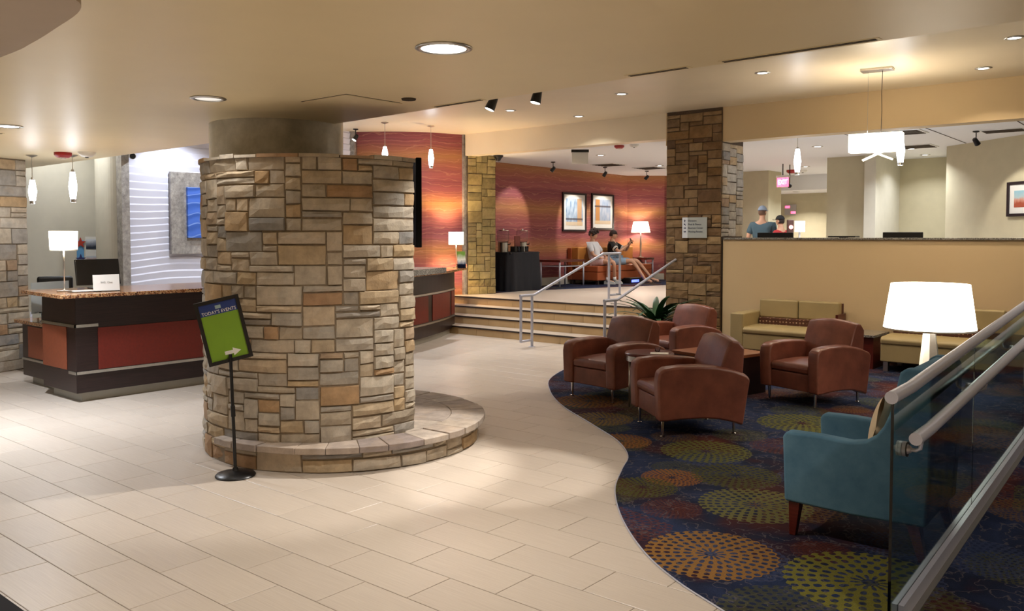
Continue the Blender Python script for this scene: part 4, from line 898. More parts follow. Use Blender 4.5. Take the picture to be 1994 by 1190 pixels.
for a_, b_ in ((-.16, .1), (.16, -.02)):
    MB().box(((a_ + b_) / 2, 0, -1.045), (.26, .05, .02), M=Matrix.Rotation(R(24 if a_ > 0 else -24), 3, 'Y') ).build('diffuser_blade', PARCH, bp_)
light('pendant_bulb', 'POINT', (0, 0, -.82), 34, WARM, bp_, size=.07)
def spot(x, y, z, aim, label, power, color=NEUT, ang=55, group='black ceiling spotlights', drop=.16, big=1.0):
    o = empty('spotlight', (x, y, z), 0, label, 'spotlight', group)
    MB().lathe([(.05 * big, 0), (.05 * big, -.015), (.02, -.025)], n=20).build('canopy', BLACKM, o); MB().tube([(0, 0, -.02), (0, 0, -drop + .03)], .008 * big, 8).build('stem', BLACKM, o)
    p = Vector((0, 0, -drop)); d = (Vector(aim) - Vector((x, y, z - drop))).normalized()
    MB().tube([p - d * .06 * big, p - d * .05 * big, p + d * .06 * big], [.025 * big, .034 * big, .045 * big], 18).build('head', BLACKM, o, smooth=True, angle=40)
    MB().tube([p + d * .0585 * big, p + d * .0615 * big], .039 * big, 18).build('lens', BULB, o)
    light('spot_lamp', 'SPOT', p + d * .08 * big, power, color, o, size=.03, aim=p + d, spot=ang, blend=.45); return o
spot(-7.25, 8.3, UPC, (-8.3, 7.2, 0), 'black spotlight on the upper ceiling, left of the pair', 70, NEUT, 42, drop=.3, big=1.5)
spot(-3.95, 6.3, UPC, (-5.0, 4.3, .45), 'unseen black spotlight added above the soffit edge to brighten the stone pillar', 420, NEUT, 40)  # added out of view for the light on the pillar's right side
spot(-3.3, 5.9, UPC, (-4.0, 4.75, 0), 'unseen black spotlight added above the soffit edge for the pool of light on the floor', 230, NEUT, 26)  # added out of view to throw the bright pool on the tiles
spot(-6.45, 8.22, UPC, (-7.0, 7.6, 0), 'black spotlight on the upper ceiling, right of the pair', 60, NEUT, 40, drop=.3, big=1.5)
spot(-12.5, 10.4, UPC, (-12.9, 9.2, 1.6), 'black spotlight above the edge of the white wave wall', 60, COOL, 70)
spot(-11.2, 14.85, LC, (-12.2, 14.6, 2.2), 'black spotlight over the beverage table', 40, NEUT, 60); spot(-11.1, 16.75, LC, (-12.2, 17.0, 2.1), 'black spotlight aimed at the left framed picture', 75, NEUT, 55); spot(-10.95, 18.4, LC, (-12.2, 18.2, 2.1), 'black spotlight aimed at the right framed picture', 75, NEUT, 55)
spot(-2.9, 14.75, LC, (-2.4, 15.75, 2.1), 'black spotlight on the hall ceiling aimed at the hall picture', 45, NEUT, 60)
for y_, lb in ((6.6, 'white track spotlight washing the wave wall art'), (8.2, 'white track spotlight washing the wave wall behind the pillar')):
    sp_ = spot(-12.1, y_ + .2, UPC, (-12.9, y_ + .4, 1.4), lb, 60, COOL, 120, group='wave wall spotlights', drop=.3)
# ------------------------------------------------------------------ ceiling fittings
def strobe(x, y, z, label, red=True, two=False):
    o = empty('fire_alarm_strobe' if red else 'smoke_detector', (x, y, z), 0, label, 'alarm' if red else 'detector')
    if red:
        MB().lathe([(.09, 0), (.09, -.03), (.06, -.055)], n=20).build('housing', REDP, o, smooth=True, angle=40); MB().lathe([(.03, -.055), (.025, -.07)], n=12).build('lens', WHITE, o)
    else:
        MB().lathe([(.085, 0), (.08, -.02), (.05, -.045), (.03, -.05)], n=20).build('housing', WHITE, o, smooth=True, angle=40); MB().lathe([(.018, -.05), (.015, -.058)], n=12).build('sensor', BLACK, o)
    return o
a1 = strobe(-10.78, 4.42, SOF, 'red fire alarm strobe on the soffit above the reception desk'); a1.scale = (1.1, 1.1, 1.1)
strobe(-10.5, 4.58, SOF, 'white smoke detector beside the red strobe above the reception desk', False).scale = (1.2, 1.2, 1.2)
strobe(-8.28, 12.95, LC, 'red fire alarm strobe on the ceiling at the top of the stairs'); strobe(-8.0, 13.0, LC, 'white smoke detector on the ceiling at the top of the stairs', False)
strobe(-8.04, 20.41, LC, 'red fire alarm strobe on the lift lobby ceiling').scale = (1.5,) * 3; strobe(-7.84, 20.58, LC, 'white smoke detector on the lift lobby ceiling', False).scale = (1.3,) * 3
dc = empty('dome_camera', (-11.15, 12.95, LC), 0, 'black dome security camera above the narrow stone wall', 'camera'); MB().lathe([(.1, 0), (.1, -.03), (.06, -.07)], n=24).build('housing', BLACKM, dc); MB().ball((0, 0, -.07), .055, 16, 8).build('dome', BLACK, dc, smooth=True)
wc = empty('wall_camera', (-12.78, 6.26, 3.0), 0, 'white bullet camera high on the silver edge of the wave wall', 'camera'); MB().tube([(0, 0, 0), (.14, -.07, -.02)], .05, 16).build('housing', WHITE, wc, smooth=True, angle=40); MB().tube([(.14, -.07, -.02), (.147, -.0735, -.021)], .042, 16).build('lens', BLACK, wc)
DLINE = mat('shadow_gap', (66, 54, 42), .9)
ap = empty('access_panel', (-5.07, 4.17, SOF), 0, 'hinged access panel in the soffit near the stone pillar', 'panel')
MB().b2((-.26, -.26, -.002), (.27, .26, .0)).build('seam', DLINE, ap); MB().b2((-.252, -.252, -.005), (.262, .29, -.002)).build('door', PAINT, ap)
sd_ = tag(MB().lathe([(.0001, -.012), (.05, -.012), (.055, 0)], n=24).build('round_cover', DLINE, origin=(0, 0, 0)), 'small dark round cover in the soffit right of the access panel', 'cover'); sd_.location = (-4.61, 4.34, SOF)
def slot(x0, y0, x1, y1, label):
    o = empty('slot_diffuser', ((x0 + x1) / 2, (y0 + y1) / 2, SOF), math.atan2(y1 - y0, x1 - x0), label, 'air vent', 'slot diffusers'); L = math.hypot(x1 - x0, y1 - y0) / 2
    MB().b2((-L, -.03, -.003), (L, .03, 0)).build('frame', PAINT, o); MB().b2((-L + .02, -.018, -.005), (L - .02, -.006, -.001)).build('slot', DLINE, o); MB().b2((-L + .02, .006, -.005), (L - .02, .018, -.001)).build('slot', DLINE, o)
slot(-2.25, 4.60, -1.35, 4.58, 'long dark slot diffuser along the right part of the soffit edge'); slot(-4.75, 4.74, -4.2, 4.71, 'short slot diffuser in the soffit edge left of the spotlights'); slot(-10.0, 3.1, -9.2, 3.2, 'slot diffuser in the soffit at far left'); slot(-2.9, 4.62, -2.45, 4.61, 'slot diffuser in the soffit edge before the square column')
def grille(x, y, z, w_, d_, label):
    o = empty('air_grille', (x, y, z), 0, label, 'air vent', 'ceiling air grilles'); MB().b2((-w_, -d_, -.012), (w_, d_, 0)).build('frame', WHITE, o)
    for k in range(5): yy = -d_ * .8 + k * d_ * .4; MB().b2((-w_ * .9, yy - d_ * .1, -.018), (w_ * .9, yy + d_ * .1, -.01)).build('slat', DLINE, o)
grille(-10.64, 16.2, LC, .3, .3, 'air grille in the landing ceiling, nearer one'); grille(-10.4, 17.6, LC, .3, .3, 'air grille in the landing ceiling, farther one'); grille(-3.9, 14.15, LC, .4, .3, 'air grille in the hall ceiling behind the rectangular pendant'); grille(-2.55, 14.9, LC, .3, .2, 'air grille in the hall ceiling near the hall picture'); grille(-4.2, 16.5, LC, .3, .3, 'air grille in the hall ceiling before the back wall')
for k, (x, y) in enumerate(((-4.6, 13.6), (-3.4, 13.6), (-2.2, 13.6))): struct(MB().b2((x - .006, 12.65, LC - .006), (x + .006, 16.5, LC)).build('trim_%d' % (k + 4), DLINE))
# exit signs
def exit_sign(loc, rz, label, lit):
    o = empty('exit_sign', loc, rz, label, 'sign', 'ceiling exit signs'); MB().b2((-.16, -.03, -.05), (.16, .03, 0)).build('housing', BLACKM if not lit else WHITE, o)
    MB().b2((-.15, -.006, -.26), (.15, .006, -.05)).build('plate', WHITE if not lit else emis('exit_pink', (255, 60, 110), 2.2), o)
    if lit: text('EXIT', .15, 'lettering', mat('exit_letter', (200, 200, 205), .5) if not lit else emis('exit_red', (255, 190, 205), 3.0), o, (0, -.008, -.155), (R(90), 0, 0), 'CENTER', sx=.8)
exit_sign((-9.02, 12.78, 3.36), R(40), 'white exit sign seen from behind under the header over the stairs', False)
exit_sign((-7.52, 18.55, 3.14), R(-12), 'glowing red exit sign hanging in the lift lobby', True)
MB_ = MB().tube([(0, 0, 0), (0, 0, .26)], .012, 8).build('stem', BLACKM, bpy.data.objects['exit_sign.001'])
lc_ = empty('dome_camera', (-7.5, 18.9, 2.95), 0, 'small dark camera under the red exit sign', 'camera'); MB().tube([(0, 0, .45), (0, 0, .0)], .012, 8).build('stem', BLACKM, lc_); MB().ball((0, 0, -.03), .05, 14, 8).build('dome', BLACK, lc_, smooth=True)
# ------------------------------------------------------------------ landing furniture
def framed(name, loc, rz, w_, h_, m, label, bw=.045, mat_=.1, grp=None):
    o = empty(name, loc, rz, label, 'picture', grp); f = MB()
    for a_ in ((-w_ / 2, w_ / 2, h_ / 2 - bw, h_ / 2), (-w_ / 2, w_ / 2, -h_ / 2, -h_ / 2 + bw), (-w_ / 2, -w_ / 2 + bw, -h_ / 2 + bw, h_ / 2 - bw), (w_ / 2 - bw, w_ / 2, -h_ / 2 + bw, h_ / 2 - bw)): f.b2((a_[0], -.035, a_[2]), (a_[1], 0, a_[3]))
    f.build('frame', mat('dark_frame', (38, 26, 30), .35), o); MB().b2((-w_ / 2 + bw, -.012, -h_ / 2 + bw), (w_ / 2 - bw, -.004, h_ / 2 - bw)).build('mount', WHITE, o)
    MB().b2((-w_ / 2 + bw + mat_, -.016, -h_ / 2 + bw + mat_), (w_ / 2 - bw - mat_, -.012, h_ / 2 - bw - mat_)).build('print', m, o); return o
def art(name, a, b, c, sx, hz):
    x = N(name).set(.5, 0, .3); g = x.coord('Generated'); s_ = x.n('ShaderNodeSeparateXYZ'); x.l(g, s_.inputs[0]); nz = x.noise(4, 4, x.coord('Object', (6, 6, 1.5)))
    base = x.ramp(nz, [(.3, lin(a)), (.7, lin(b))]); pil = x.math('LESS_THAN', x.math('ABSOLUTE', x.math('SUBTRACT', s_.outputs[0], sx)), .13); base = x.mix(pil, base, lin(c))
    hor = x.math('LESS_THAN', x.math('ABSOLUTE', x.math('SUBTRACT', s_.outputs[2], hz)), .035); base = x.mix(x.math('MULTIPLY', hor, .8), base, lin((70, 60, 66)))
    lowp = x.math('LESS_THAN', s_.outputs[2], .14); x.base(x.mix(x.math('MULTIPLY', lowp, .8), base, lin((226, 200, 160)))); return x.m
framed('framed_picture', (-12.195, 17.03, 2.365), R(90), 1.0, .95, art('art_harbour', (120, 150, 186), (206, 220, 232), (206, 168, 130), .8, .24), 'dark-framed blue and ochre print, left of the two over the landing sofa', grp='framed prints over the landing sofa')
framed('framed_picture', (-12.195, 18.28, 2.40), R(90), 1.02, .92, art('art_beam', (140, 160, 190), (190, 196, 206), (196, 140, 84), .18, .72), 'dark-framed blue and ochre print, right of the two over the landing sofa', grp='framed prints over the landing sofa')
hd = math.atan2(15.73 - 16.92, -2.4 + 3.8)
framed('framed_picture', (-2.36, 15.70 - .03, 2.37), hd, .72, .56, photo_mat('art_balloons', [(.25, (168, 84, 60)), (.45, (206, 150, 130)), (.6, (176, 196, 200)), (.9, (150, 190, 204))], 3), 'black-framed print of red rocks on the hall wall at right')
OSOFA = mat('mustard_leather', (190, 128, 62), .45, var=.08); ORUST = mat('rust_leather', (164, 84, 46), .45, var=.08)
so = empty('landing_sofa', (-11.72, 18.0, LZ + .006), 0, 'mustard and rust sofa against the orange wall on the landing', 'sofa')
MB().b2((-.4, -1.25, .1), (.42, 1.25, .3)).build('seat_base', ORUST, so, bevel=.02)
for k in range(3): MB().b2((-.25, -1.25 + k * .835, .3), (.43, -1.25 + k * .835 + .83, .45)).build('seat_cushion', ORUST, so, bevel=.03, seg=3)
for k in range(3): MB().b2((-.36, -1.25 + k * .835, .42), (-.14, -1.25 + k * .835 + .83, .9)).build('back_cushion', OSOFA, so, bevel=.03, seg=3)
MB().b2((-.46, -1.27, .1), (-.34, 1.27, .88)).build('back_panel', ORUST, so, bevel=.015)
for sx in (-.35, .35):
    for sy_ in (-1.15, 1.15): MB().b2((sx - .03, sy_ - .03, 0), (sx + .03, sy_ + .03, .1)).build('leg', ESPR, so)
def metal_table(loc, w_, d_, h_, label):
    o = empty('metal_leg_table', loc, 0, label, 'table'); MB().b2((-w_ / 2, -d_ / 2, h_ - .05), (w_ / 2, d_ / 2, h_)).build('table_top', MAHOG, o, bevel=.004)
    for sx in (-1, 1):
        for sy_ in (-1, 1): MB().tube([(sx * (w_ / 2 - .03), sy_ * (d_ / 2 - .03), 0), (sx * (w_ / 2 - .03), sy_ * (d_ / 2 - .03), h_ - .05)], .02, 10).build('leg', ALU, o, smooth=True)
    MB().b2((-w_ / 2 + .03, -d_ / 2 + .03, h_ - .16), (w_ / 2 - .03, d_ / 2 - .03, h_ - .14)).build('under_shelf', ALU, o); return o
metal_table((-11.75, 15.95, LZ + .006), .6, 1.0, .62, 'metal-legged dark side table left of the landing sofa')
metal_table((-11.72, 19.52, LZ + .006), .45, .42, .6, 'metal-legged side table under the landing lamp')
metal_table((-10.2, 19.6, LZ), .5, .5, .62, 'metal-legged side table at the right end of the landing, beside the column')
bn = empty('waste_cabinet', (-10.9, 20.0, LZ), R(40), 'dark waste cabinet with metal lid by the square stone column', 'bin'); MB().b2((-.22, -.22, .08), (.22, .22, .6)).build('body', ESPR, bn, bevel=.01); MB().b2((-.23, -.23, .6), (.23, .23, .68)).build('lid', STEEL, bn, bevel=.01); MB().b2((-.18, -.18, 0), (.18, .18, .08)).build('foot', BLACK, bn)
ll = empty('landing_lamp', (-11.75, 19.45, LZ + .606), 0, 'white-shaded table lamp with slim metal base on the landing', 'lamp')
MB().lathe([(.09, 0), (.09, .015), (.03, .03), (.02, .1), (.028, .35), (.012, .68)], n=20).build('base', STEEL, ll, smooth=True, angle=40); shade(ll, .255, .195, .66, .95, SHADE, 32); light('lamp_bulb', 'POINT', (0, 0, .82), 15, WARM, ll, size=.05)
bd = tag(MB().b2((-.1, -.3, 0), (.1, .3, .14)).build('black_speaker', BLACK, bevel=.01), 'black box with a blue lit display under the landing sofa edge', 'device'); bd.location = (-11.12, 18.05, LZ + .006)
MB().b2((.1, -.22, .03), (.103, .12, .09)).build('display', emis('blue_display', (30, 70, 255), 3.0), bd); bd.scale = (1, 1, 1); bd.location.x = -11.12
# beverage table with black cloth and drink dispensers
bt = empty('beverage_table', (-11.72, 14.12, LZ + .006), 0, 'beverage table under a floor-length black cloth by the narrow stone wall', 'table')
mb = MB(); n = 96; vs = []
for z, k in ((.0, 1.0), (.3, .8), (.6, .45), (.80, .12), (.825, 0), (.825, 0)):
    for i in range(n):
        t_ = 2 * math.pi * i / n; sx = max(-1, min(1, 1.25 * math.cos(t_))); sy_ = max(-1, min(1, 1.25 * math.sin(t_))); f_ = 1 + k * (.05 + .03 * math.sin(t_ * 17) + .015 * math.sin(t_ * 9 + 1))
        vs.append((sx * .36 * f_, sy_ * .54 * f_, z))
mb.add(vs, [(i + r_ * n, (i + 1) % n + r_ * n, (i + 1) % n + (r_ + 1) * n, i + (r_ + 1) * n) for r_ in range(4) for i in range(n)] + [tuple(range(4 * n, 5 * n))])
mb.build('tablecloth', mat('black_cloth', (14, 16, 26), .85), bt, smooth=True); MB().b2((-.33, -.5, .79), (.33, .5, .82)).build('table_board', ESPR, bt)
for sx in (-.25, .25):
    for sy_ in (-.4, .4): MB().tube([(sx, sy_, 0), (sx, sy_, .8)], .015, 8).build('leg', STEEL, bt)
def dispenser(x, y, label):
    o = empty('drink_dispenser', (x, y, LZ + .832), 0, label, 'dispenser', 'drink dispensers'); MB().lathe([(.11, 0), (.11, .2), (.1, .21)], n=24).build('base', STEEL, o, smooth=True, angle=40)
    MB().lathe([(.10, .21), (.125, .23), (.125, .45), (.121, .45), (.121, .235), (.0001, .235)], n=24, cap=False).build('jar', CLEAR, o, smooth=True, angle=40); MB().lathe([(.128, .45), (.128, .465), (.03, .475), (.02, .5)], n=24).build('lid', CHROME, o, smooth=True, angle=40)
    MB().tube([(.1, .03, .16), (.16, .04, .16), (.16, .04, .2)], .01, 8).build('tap', BLACK, o)
dispenser(-11.72, 13.77, 'drink dispenser at the left end of the beverage table'); dispenser(-11.72, 14.42, 'drink dispenser with black tap at the right end of the beverage table')
cr = empty('cup_caddy', (-11.6, 14.1, LZ + .832), 0, 'dark caddy with arched brown card between the drink dispensers', 'caddy'); MB().b2((-.06, -.16, 0), (.06, .16, .12)).build('box', BLACK, cr); MB().b2((-.01, -.09, .12), (.01, .09, .34)).lathe([(.001, 0), (.002, .01)], n=6).build('card', mat('brown_card', (110, 52, 44), .6), cr, bevel=.004)
for k, y_ in enumerate((13.98, 14.24)): tag(MB().lathe([(.035, 0), (.045, .12), (.043, .12), (.033, .004), (.0001, .004)], n=16, cap=False).build('drinking_glass', CLEAR, smooth=True), 'stacked clear cups on the beverage table, %s one' % ('left' if k == 0 else 'right'), 'glass', 'cups on the beverage table').location = (-11.45, y_, LZ + .832)
# brochure holder on the curved desk
bh = empty('brochure_holder', (-11.02, 11.72, 1.161), R(60), 'brochure holder with leaflets under the lamp on the curved counter', 'holder'); MB().box((0, 0, .16), (.16, .02, .32), M=Matrix.Rotation(R(-10), 3, 'X')).build('leaflet', photo_mat('leaflet_print', [(.2, (40, 60, 110)), (.5, (230, 230, 220)), (.85, (110, 150, 60))], 4), bh); MB().b2((-.09, -.05, 0), (.09, .06, .08)).build('tray', CLEAR, bh)
# ------------------------------------------------------------------ counter items behind the half wall
wk = struct(box('wall_counter', (-5.9, W + .2, LZ), (2.1, 13.2, 1.72 - .28), WENGE))
for k, (x0, x1, lb) in enumerate(((-5.63, -5.05, 'black monitor top showing over the half wall, next to the stone column'), (-3.72, -3.18, 'black monitor top showing over the half wall, below the pendants'))):
    o = empty('counter_monitor', ((x0 + x1) / 2, 12.9, 1.44), 0, lb, 'monitor', 'monitors behind the half wall'); L = (x1 - x0) / 2
    MB().b2((-L, -.02, .06), (L, .02, .385)).build('screen', BLACK, o, bevel=.008); MB().b2((-.1, -.08, 0), (.1, .08, .015)).build('foot', BLACK, o); MB().b2((-.03, -.01, 0), (.03, .03, .2)).build('stand', BLACK, o)
kp = empty('keypad_tray', (-4.28, 12.9, 1.44), 0, 'thin dark tray showing over the half wall between the monitors', 'tray'); MB().b2((-.2, -.1, .31), (.2, .1, .33)).build('tray', BLACK, kp); MB().b2((-.05, -.05, 0), (.05, .05, .31)).build('stand', BLACKM, kp)
kk = empty('lobby_kiosk', (-6.2, 15.68, LZ), R(38), 'brown kiosk panel with a red light behind the half wall', 'kiosk'); MB().b2((-.055, -.05, 0), (.055, .05, 1.48)).build('body', mat('kiosk_brown', (92, 64, 58), .5), kk, bevel=.01); MB().tube([(0, -.052, 1.34), (0, -.056, 1.34)], .04, 16).build('red_light', emis('kiosk_red', (255, 80, 80), 1.5), kk); MB().tube([(0, -.052, 1.2), (0, -.056, 1.2)], .014, 12).build('button', WHITE, kk)
sc_ = empty('display_screen', (-6.08, 15.85, LZ), R(38), 'small white display screen on a post beside the brown kiosk', 'screen'); MB().b2((-.095, -.015, 1.25), (.095, .015, 1.46)).build('screen', emis('screen_white', (214, 232, 246), .9), sc_); MB().tube([(0, .02, 0), (0, .02, 1.3)], .02, 8).build('post', WHITE, sc_)
el = empty('lift_indicator', (-9.48, 23.99, 2.54), 0, 'grey lift indicator panel with two red numbers in the lobby', 'panel'); MB().b2((-.17, -.02, -.15), (.17, 0, .15)).build('plate', mat('indicator_grey', (176, 170, 168), .4), el)
for sx, sz in ((-.085, .08), (.085, -.08)): MB().b2((sx - .07, -.025, sz - .035), (sx + .07, -.02, sz + .035)).build('number_display', emis('number_red', (255, 40, 120), 1.6), el)
# door mat corner at lower left
dm = tag(MB().b2((-1.1, -1.2, 0), (1.6, .0, .012)).build('door_mat', mat('mat_charcoal', (26, 26, 32), .95), bevel=.003), 'charcoal door mat corner at the lower left', 'mat'); dm.location = (-5.25, 1.52, 0)
# ------------------------------------------------------------------ people
SKIN = mat('skin', (206, 158, 130), .55, var=.04); HAIR = mat('dark_brown_hair', (46, 30, 24), .7, var=.3, vscale=30); EYE = mat('eye_dark', (30, 24, 22), .3); LIP = mat('lip', (170, 96, 84), .5)
def grow(pts, edges, root=0, sub=2):
    """skin + subdivision over a skeleton, returned as plain geometry; pts = [(x,y,z,r) or (x,y,z,rx,ry)]"""
    me = bpy.data.meshes.new('sk'); me.from_pydata([p[:3] for p in pts], edges, []); o = bpy.data.objects.new('sk', me); COL.objects.link(o)
    o.modifiers.new('skin', 'SKIN').use_smooth_shade = True
    sv = me.skin_vertices[0].data
    for i, p in enumerate(pts): sv[i].radius = (p[3], p[4] if len(p) > 4 else p[3]); sv[i].use_root = i == root
    sb_ = o.modifiers.new('sub', 'SUBSURF'); sb_.levels = sub; sb_.render_levels = sub
    dg = bpy.context.evaluated_depsgraph_get(); dg.update(); m2 = bpy.data.meshes.new_from_object(o.evaluated_get(dg))
    r = ([tuple(v.co) for v in m2.vertices], [tuple(p.vertices) for p in m2.polygons]); bpy.data.objects.remove(o); bpy.data.meshes.remove(me); bpy.data.meshes.remove(m2); return r
def head_geo(c, yaw=0.0, tilt=0.0, s=1.0):
    M = Matrix.Rotation(yaw, 3, 'Z') @ Matrix.Rotation(tilt, 3, 'Y'); mb = MB(); mb.ball((0, 0, 0), 1, 22, 16)
    out = []
    for x, y, z in mb.v:
        k = 1 - .28 * max(0, -z) ** 1.5; fx = .098 if x < 0 else .088
        out.append((x * fx * k + (.012 if z < -.3 and x > 0 else 0), y * .075 * k, z * .118))
    g = MB().add(out, mb.f)
    g.tube([(.082, 0, .012), (.1, 0, -.022), (.088, 0, -.034)], [.007, .014, .008], 8)
    for sy_ in (-1, 1): g.ball((-.008, sy_ * .076, -.008), .03, 10, 6, (.6, .3, 1)); g.ball((.08, sy_ * .03, .022), .012, 8, 6, (.4, 1.3, .5))
    g.ball((.084, 0, -.058), .02, 10, 6, (.4, 1.1, .35))
    g.v = [tuple(M @ Vector(p) * s + Vector(c)) for p in g.v]; return g, M
def hand_geo(mb, wrist, d, up, s=1.0, curl=.5, mirror=1):
    """palm plus five tapered bent fingers, thumb off the side"""
    d = Vector(d).normalized(); up = Vector(up); up = (up - d * up.dot(d)).normalized(); sd_ = d.cross(up) * mirror; wv = Vector(wrist)
    mb.tube([wv - d * .01 * s, wv + d * .03 * s, wv + d * .085 * s], [.022 * s, .033 * s, .036 * s], 10)
    for k, ln in enumerate((.07, .08, .075, .058)):
        b0 = wv + d * .082 * s + sd_ * (-.027 + .018 * k) * s; dn = (d * math.cos(curl) - up * math.sin(curl)); d2 = (d * math.cos(2 * curl) - up * math.sin(2 * curl))
        p1 = b0 + dn * ln * .5 * s; mb.tube([b0 - d * .015 * s, b0, p1, p1 + d2 * ln * .5 * s], [.009 * s, .0095 * s, .0085 * s, .006 * s], 7)
    t0_ = wv + d * .03 * s - sd_ * .028 * s; mb.tube([t0_, t0_ + (d * .6 - sd_ * .8 - up * .3) * .035 * s, t0_ + (d * .95 - sd_ * .75 - up * .5) * .058 * s], [.013 * s, .011 * s, .008 * s], 7)
    return mb
def face_parts(o, c, M, s=1.0):
    for sy_ in (-1, 1): q = MB().ball((.087, sy_ * .03, .021), .0075, 8, 6, (.6, 1.2, .8)); q.v = [tuple(M @ Vector(p) * s + Vector(c)) for p in q.v]; q.build('eye', EYE, o, smooth=True)
    q = MB().ball((.089, 0, -.058), .016, 8, 6, (.35, 1.2, .3)); q.v = [tuple(M @ Vector(p) * s + Vector(c)) for p in q.v]; q.build('mouth', LIP, o, smooth=True)
def body(o, J, head_c, yaw, tilt, hands, s=1.0):
    """J: dict of joints -> (x,y,z,r)"""
    names_ = list(J); E = [('pelvis', 'waist'), ('waist', 'chest'), ('chest', 'trap'), ('trap', 'neck'), ('neck', 'skull')]
    for q in 'LR': E += [('chest', 'sh' + q), ('sh' + q, 'el' + q), ('el' + q, 'wr' + q), ('pelvis', 'hip' + q), ('hip' + q, 'kn' + q), ('kn' + q, 'an' + q), ('an' + q, 'toe' + q)]
    vs, fs = grow([J[k] for k in names_], [(names_.index(a), names_.index(b)) for a, b in E], names_.index('pelvis'))
    mb = MB().add(vs, fs); g, M = head_geo(head_c, yaw, tilt, s); mb.add(g.v, g.f)
    for q, (d, up, curl, mir) in hands.items(): hand_geo(mb, J['wr' + q][:3], d, up, s, curl, mir)
    b = mb.build('body', SKIN, o, smooth=True); face_parts(o, head_c, M, s); return M
def lerp(a, b, t): return tuple(p + (q - p) * t for p, q in zip(a, b))
def garment(o, J, name, chain, m, grow_=.016):
    """chain: list of (joint or (a,b,t), extra) paths from a shared root"""
    pts = []; ed = []; idx = {}
    def get(k):
        if k not in idx:
            p = J[k] if isinstance(k, str) else lerp(J[k[0]], J[k[1]], k[2]); idx[k] = len(pts); pts.append((p[0], p[1], p[2]) + tuple(r_ + grow_ for r_ in p[3:]))
        return idx[k]
    for path in chain:
        for a, b in zip(path, path[1:]): ed.append((get(a), get(b)))
    vs, fs = grow(pts, ed, 0); return MB().add(vs, fs).build(name, m, o, smooth=True)
def put(o, parts_M, c, s=1.0): pass
def cap_hat(o, c, M, m, s=1.0):
    mb = MB(); mb.ball((0, 0, 0), 1, 22, 12); mb.v = [(x * .108, y * .086, max(z, 0.02) * .105 + .03) for x, y, z in mb.v]; mb.v = [tuple(M @ Vector(p) * s + Vector(c)) for p in mb.v]; h = mb.build('cap', m, o, smooth=True)
    pl = []
    for i in range(13): a = -math.pi / 2 + math.pi * i / 12; pl.append((.07 + .12 * math.cos(a), .075 * math.sin(a)))
    q = MB(); n = len(pl); q.v = [(x, y, .045 - .02 * (abs(y) / .075) ** 2 - .12 * (x - .07)) for x, y in pl] + [(x, y, .052 - .02 * (abs(y) / .075) ** 2 - .12 * (x - .07)) for x, y in pl]; q.f = [tuple(range(n)), tuple(reversed(range(n, 2 * n)))] + [(i, (i + 1) % n, n + (i + 1) % n, n + i) for i in range(n)]
    q.v = [tuple(M @ Vector(p) * s + Vector(c)) for p in q.v]; q.build('brim', m, h)
def seated(loc, rz, label, shirt, shorts, sit, lean, kneeL, kneeR, anL, anR, armL, armR, hands, yaw, tilt, hair, shoe):
    o = empty('person', loc, rz, label, 'person'); X = lean
    J = dict(pelvis=(sit, 0, .54, .12, .14), waist=(sit + X * .35, 0, .70, .105, .13), chest=(sit + X * .8, 0, .92, .115, .15), trap=(sit + X * .92, 0, 1.03, .06, .085), neck=(sit + X, 0, 1.09, .05), skull=(sit + X + .02, 0, 1.15, .055),
             hipL=(sit + .06, .1, .53, .085), hipR=(sit + .06, -.1, .53, .085), knL=kneeL + (.058,), knR=kneeR + (.058,), anL=anL + (.036,), anR=anR + (.036,), toeL=(anL[0] + .17, anL[1] + .03, anL[2] - .05, .026, .04), toeR=(anR[0] + .17, anR[1] + .03, anR[2] - .05, .026, .04),
             shL=(sit + X * .85, .175, .965, .052), shR=(sit + X * .85, -.175, .965, .052), elL=armL[0] + (.042,), elR=armR[0] + (.042,), wrL=armL[1] + (.028,), wrR=armR[1] + (.028,))
    hc = (sit + X + .03, 0, 1.2); M = body(o, J, hc, yaw, tilt, hands)
    sm = lambda a, b: ((a, b, .62))
    garment(o, J, 'shirt', [['pelvis', 'waist', 'chest', 'trap'], ['chest', 'shL', ('shL', 'elL', .75)], ['chest', 'shR', ('shR', 'elR', .75)]], shirt, .026)
    garment(o, J, 'shorts', [['pelvis', 'hipL', ('hipL', 'knL', .72)], ['pelvis', 'hipR', ('hipR', 'knR', .72)]], shorts, .022)
    for q in 'LR':
        a, t_ = Vector(J['an' + q][:3]), Vector(J['toe' + q][:3])
        if shoe is not None:
            d = (t_ - a); d.z = 0; d.normalize(); sh_ = MB(); sd_ = Vector((-d.y, d.x, 0))
            pr_ = [(-.075, 0, .03), (-.08, .05, .032), (-.02, .085, .04), (.06, .07, .042), (.16, .04, .045), (.20, .012, .035)]; z0_ = a.z - .085
            vv = []
            for u_, hgt, wd_ in pr_: vv += [a * 1 + d * u_ + sd_ * wd_ + Vector((0, 0, z0_ - a.z)), a + d * u_ - sd_ * wd_ + Vector((0, 0, z0_ - a.z)), a + d * u_ - sd_ * wd_ * .7 + Vector((0, 0, z0_ - a.z + .02 + hgt)), a + d * u_ + sd_ * wd_ * .7 + Vector((0, 0, z0_ - a.z + .02 + hgt))]
            ff = [(i * 4 + j, i * 4 + (j + 1) % 4, i * 4 + 4 + (j + 1) % 4, i * 4 + 4 + j) for i in range(5) for j in range(4)] + [(3, 2, 1, 0), (20, 21, 22, 23)]
            sh_.add(vv, ff).build('shoe', shoe[0], o, bevel=.008)
            MB().tube([a + Vector((0, 0, -.02)), a + (Vector(J['kn' + q][:3]) - a).normalized() * .10], .043, 12).build('sock', shoe[1], o, smooth=True)
    hair(o, hc, M); return o, J, hc, M
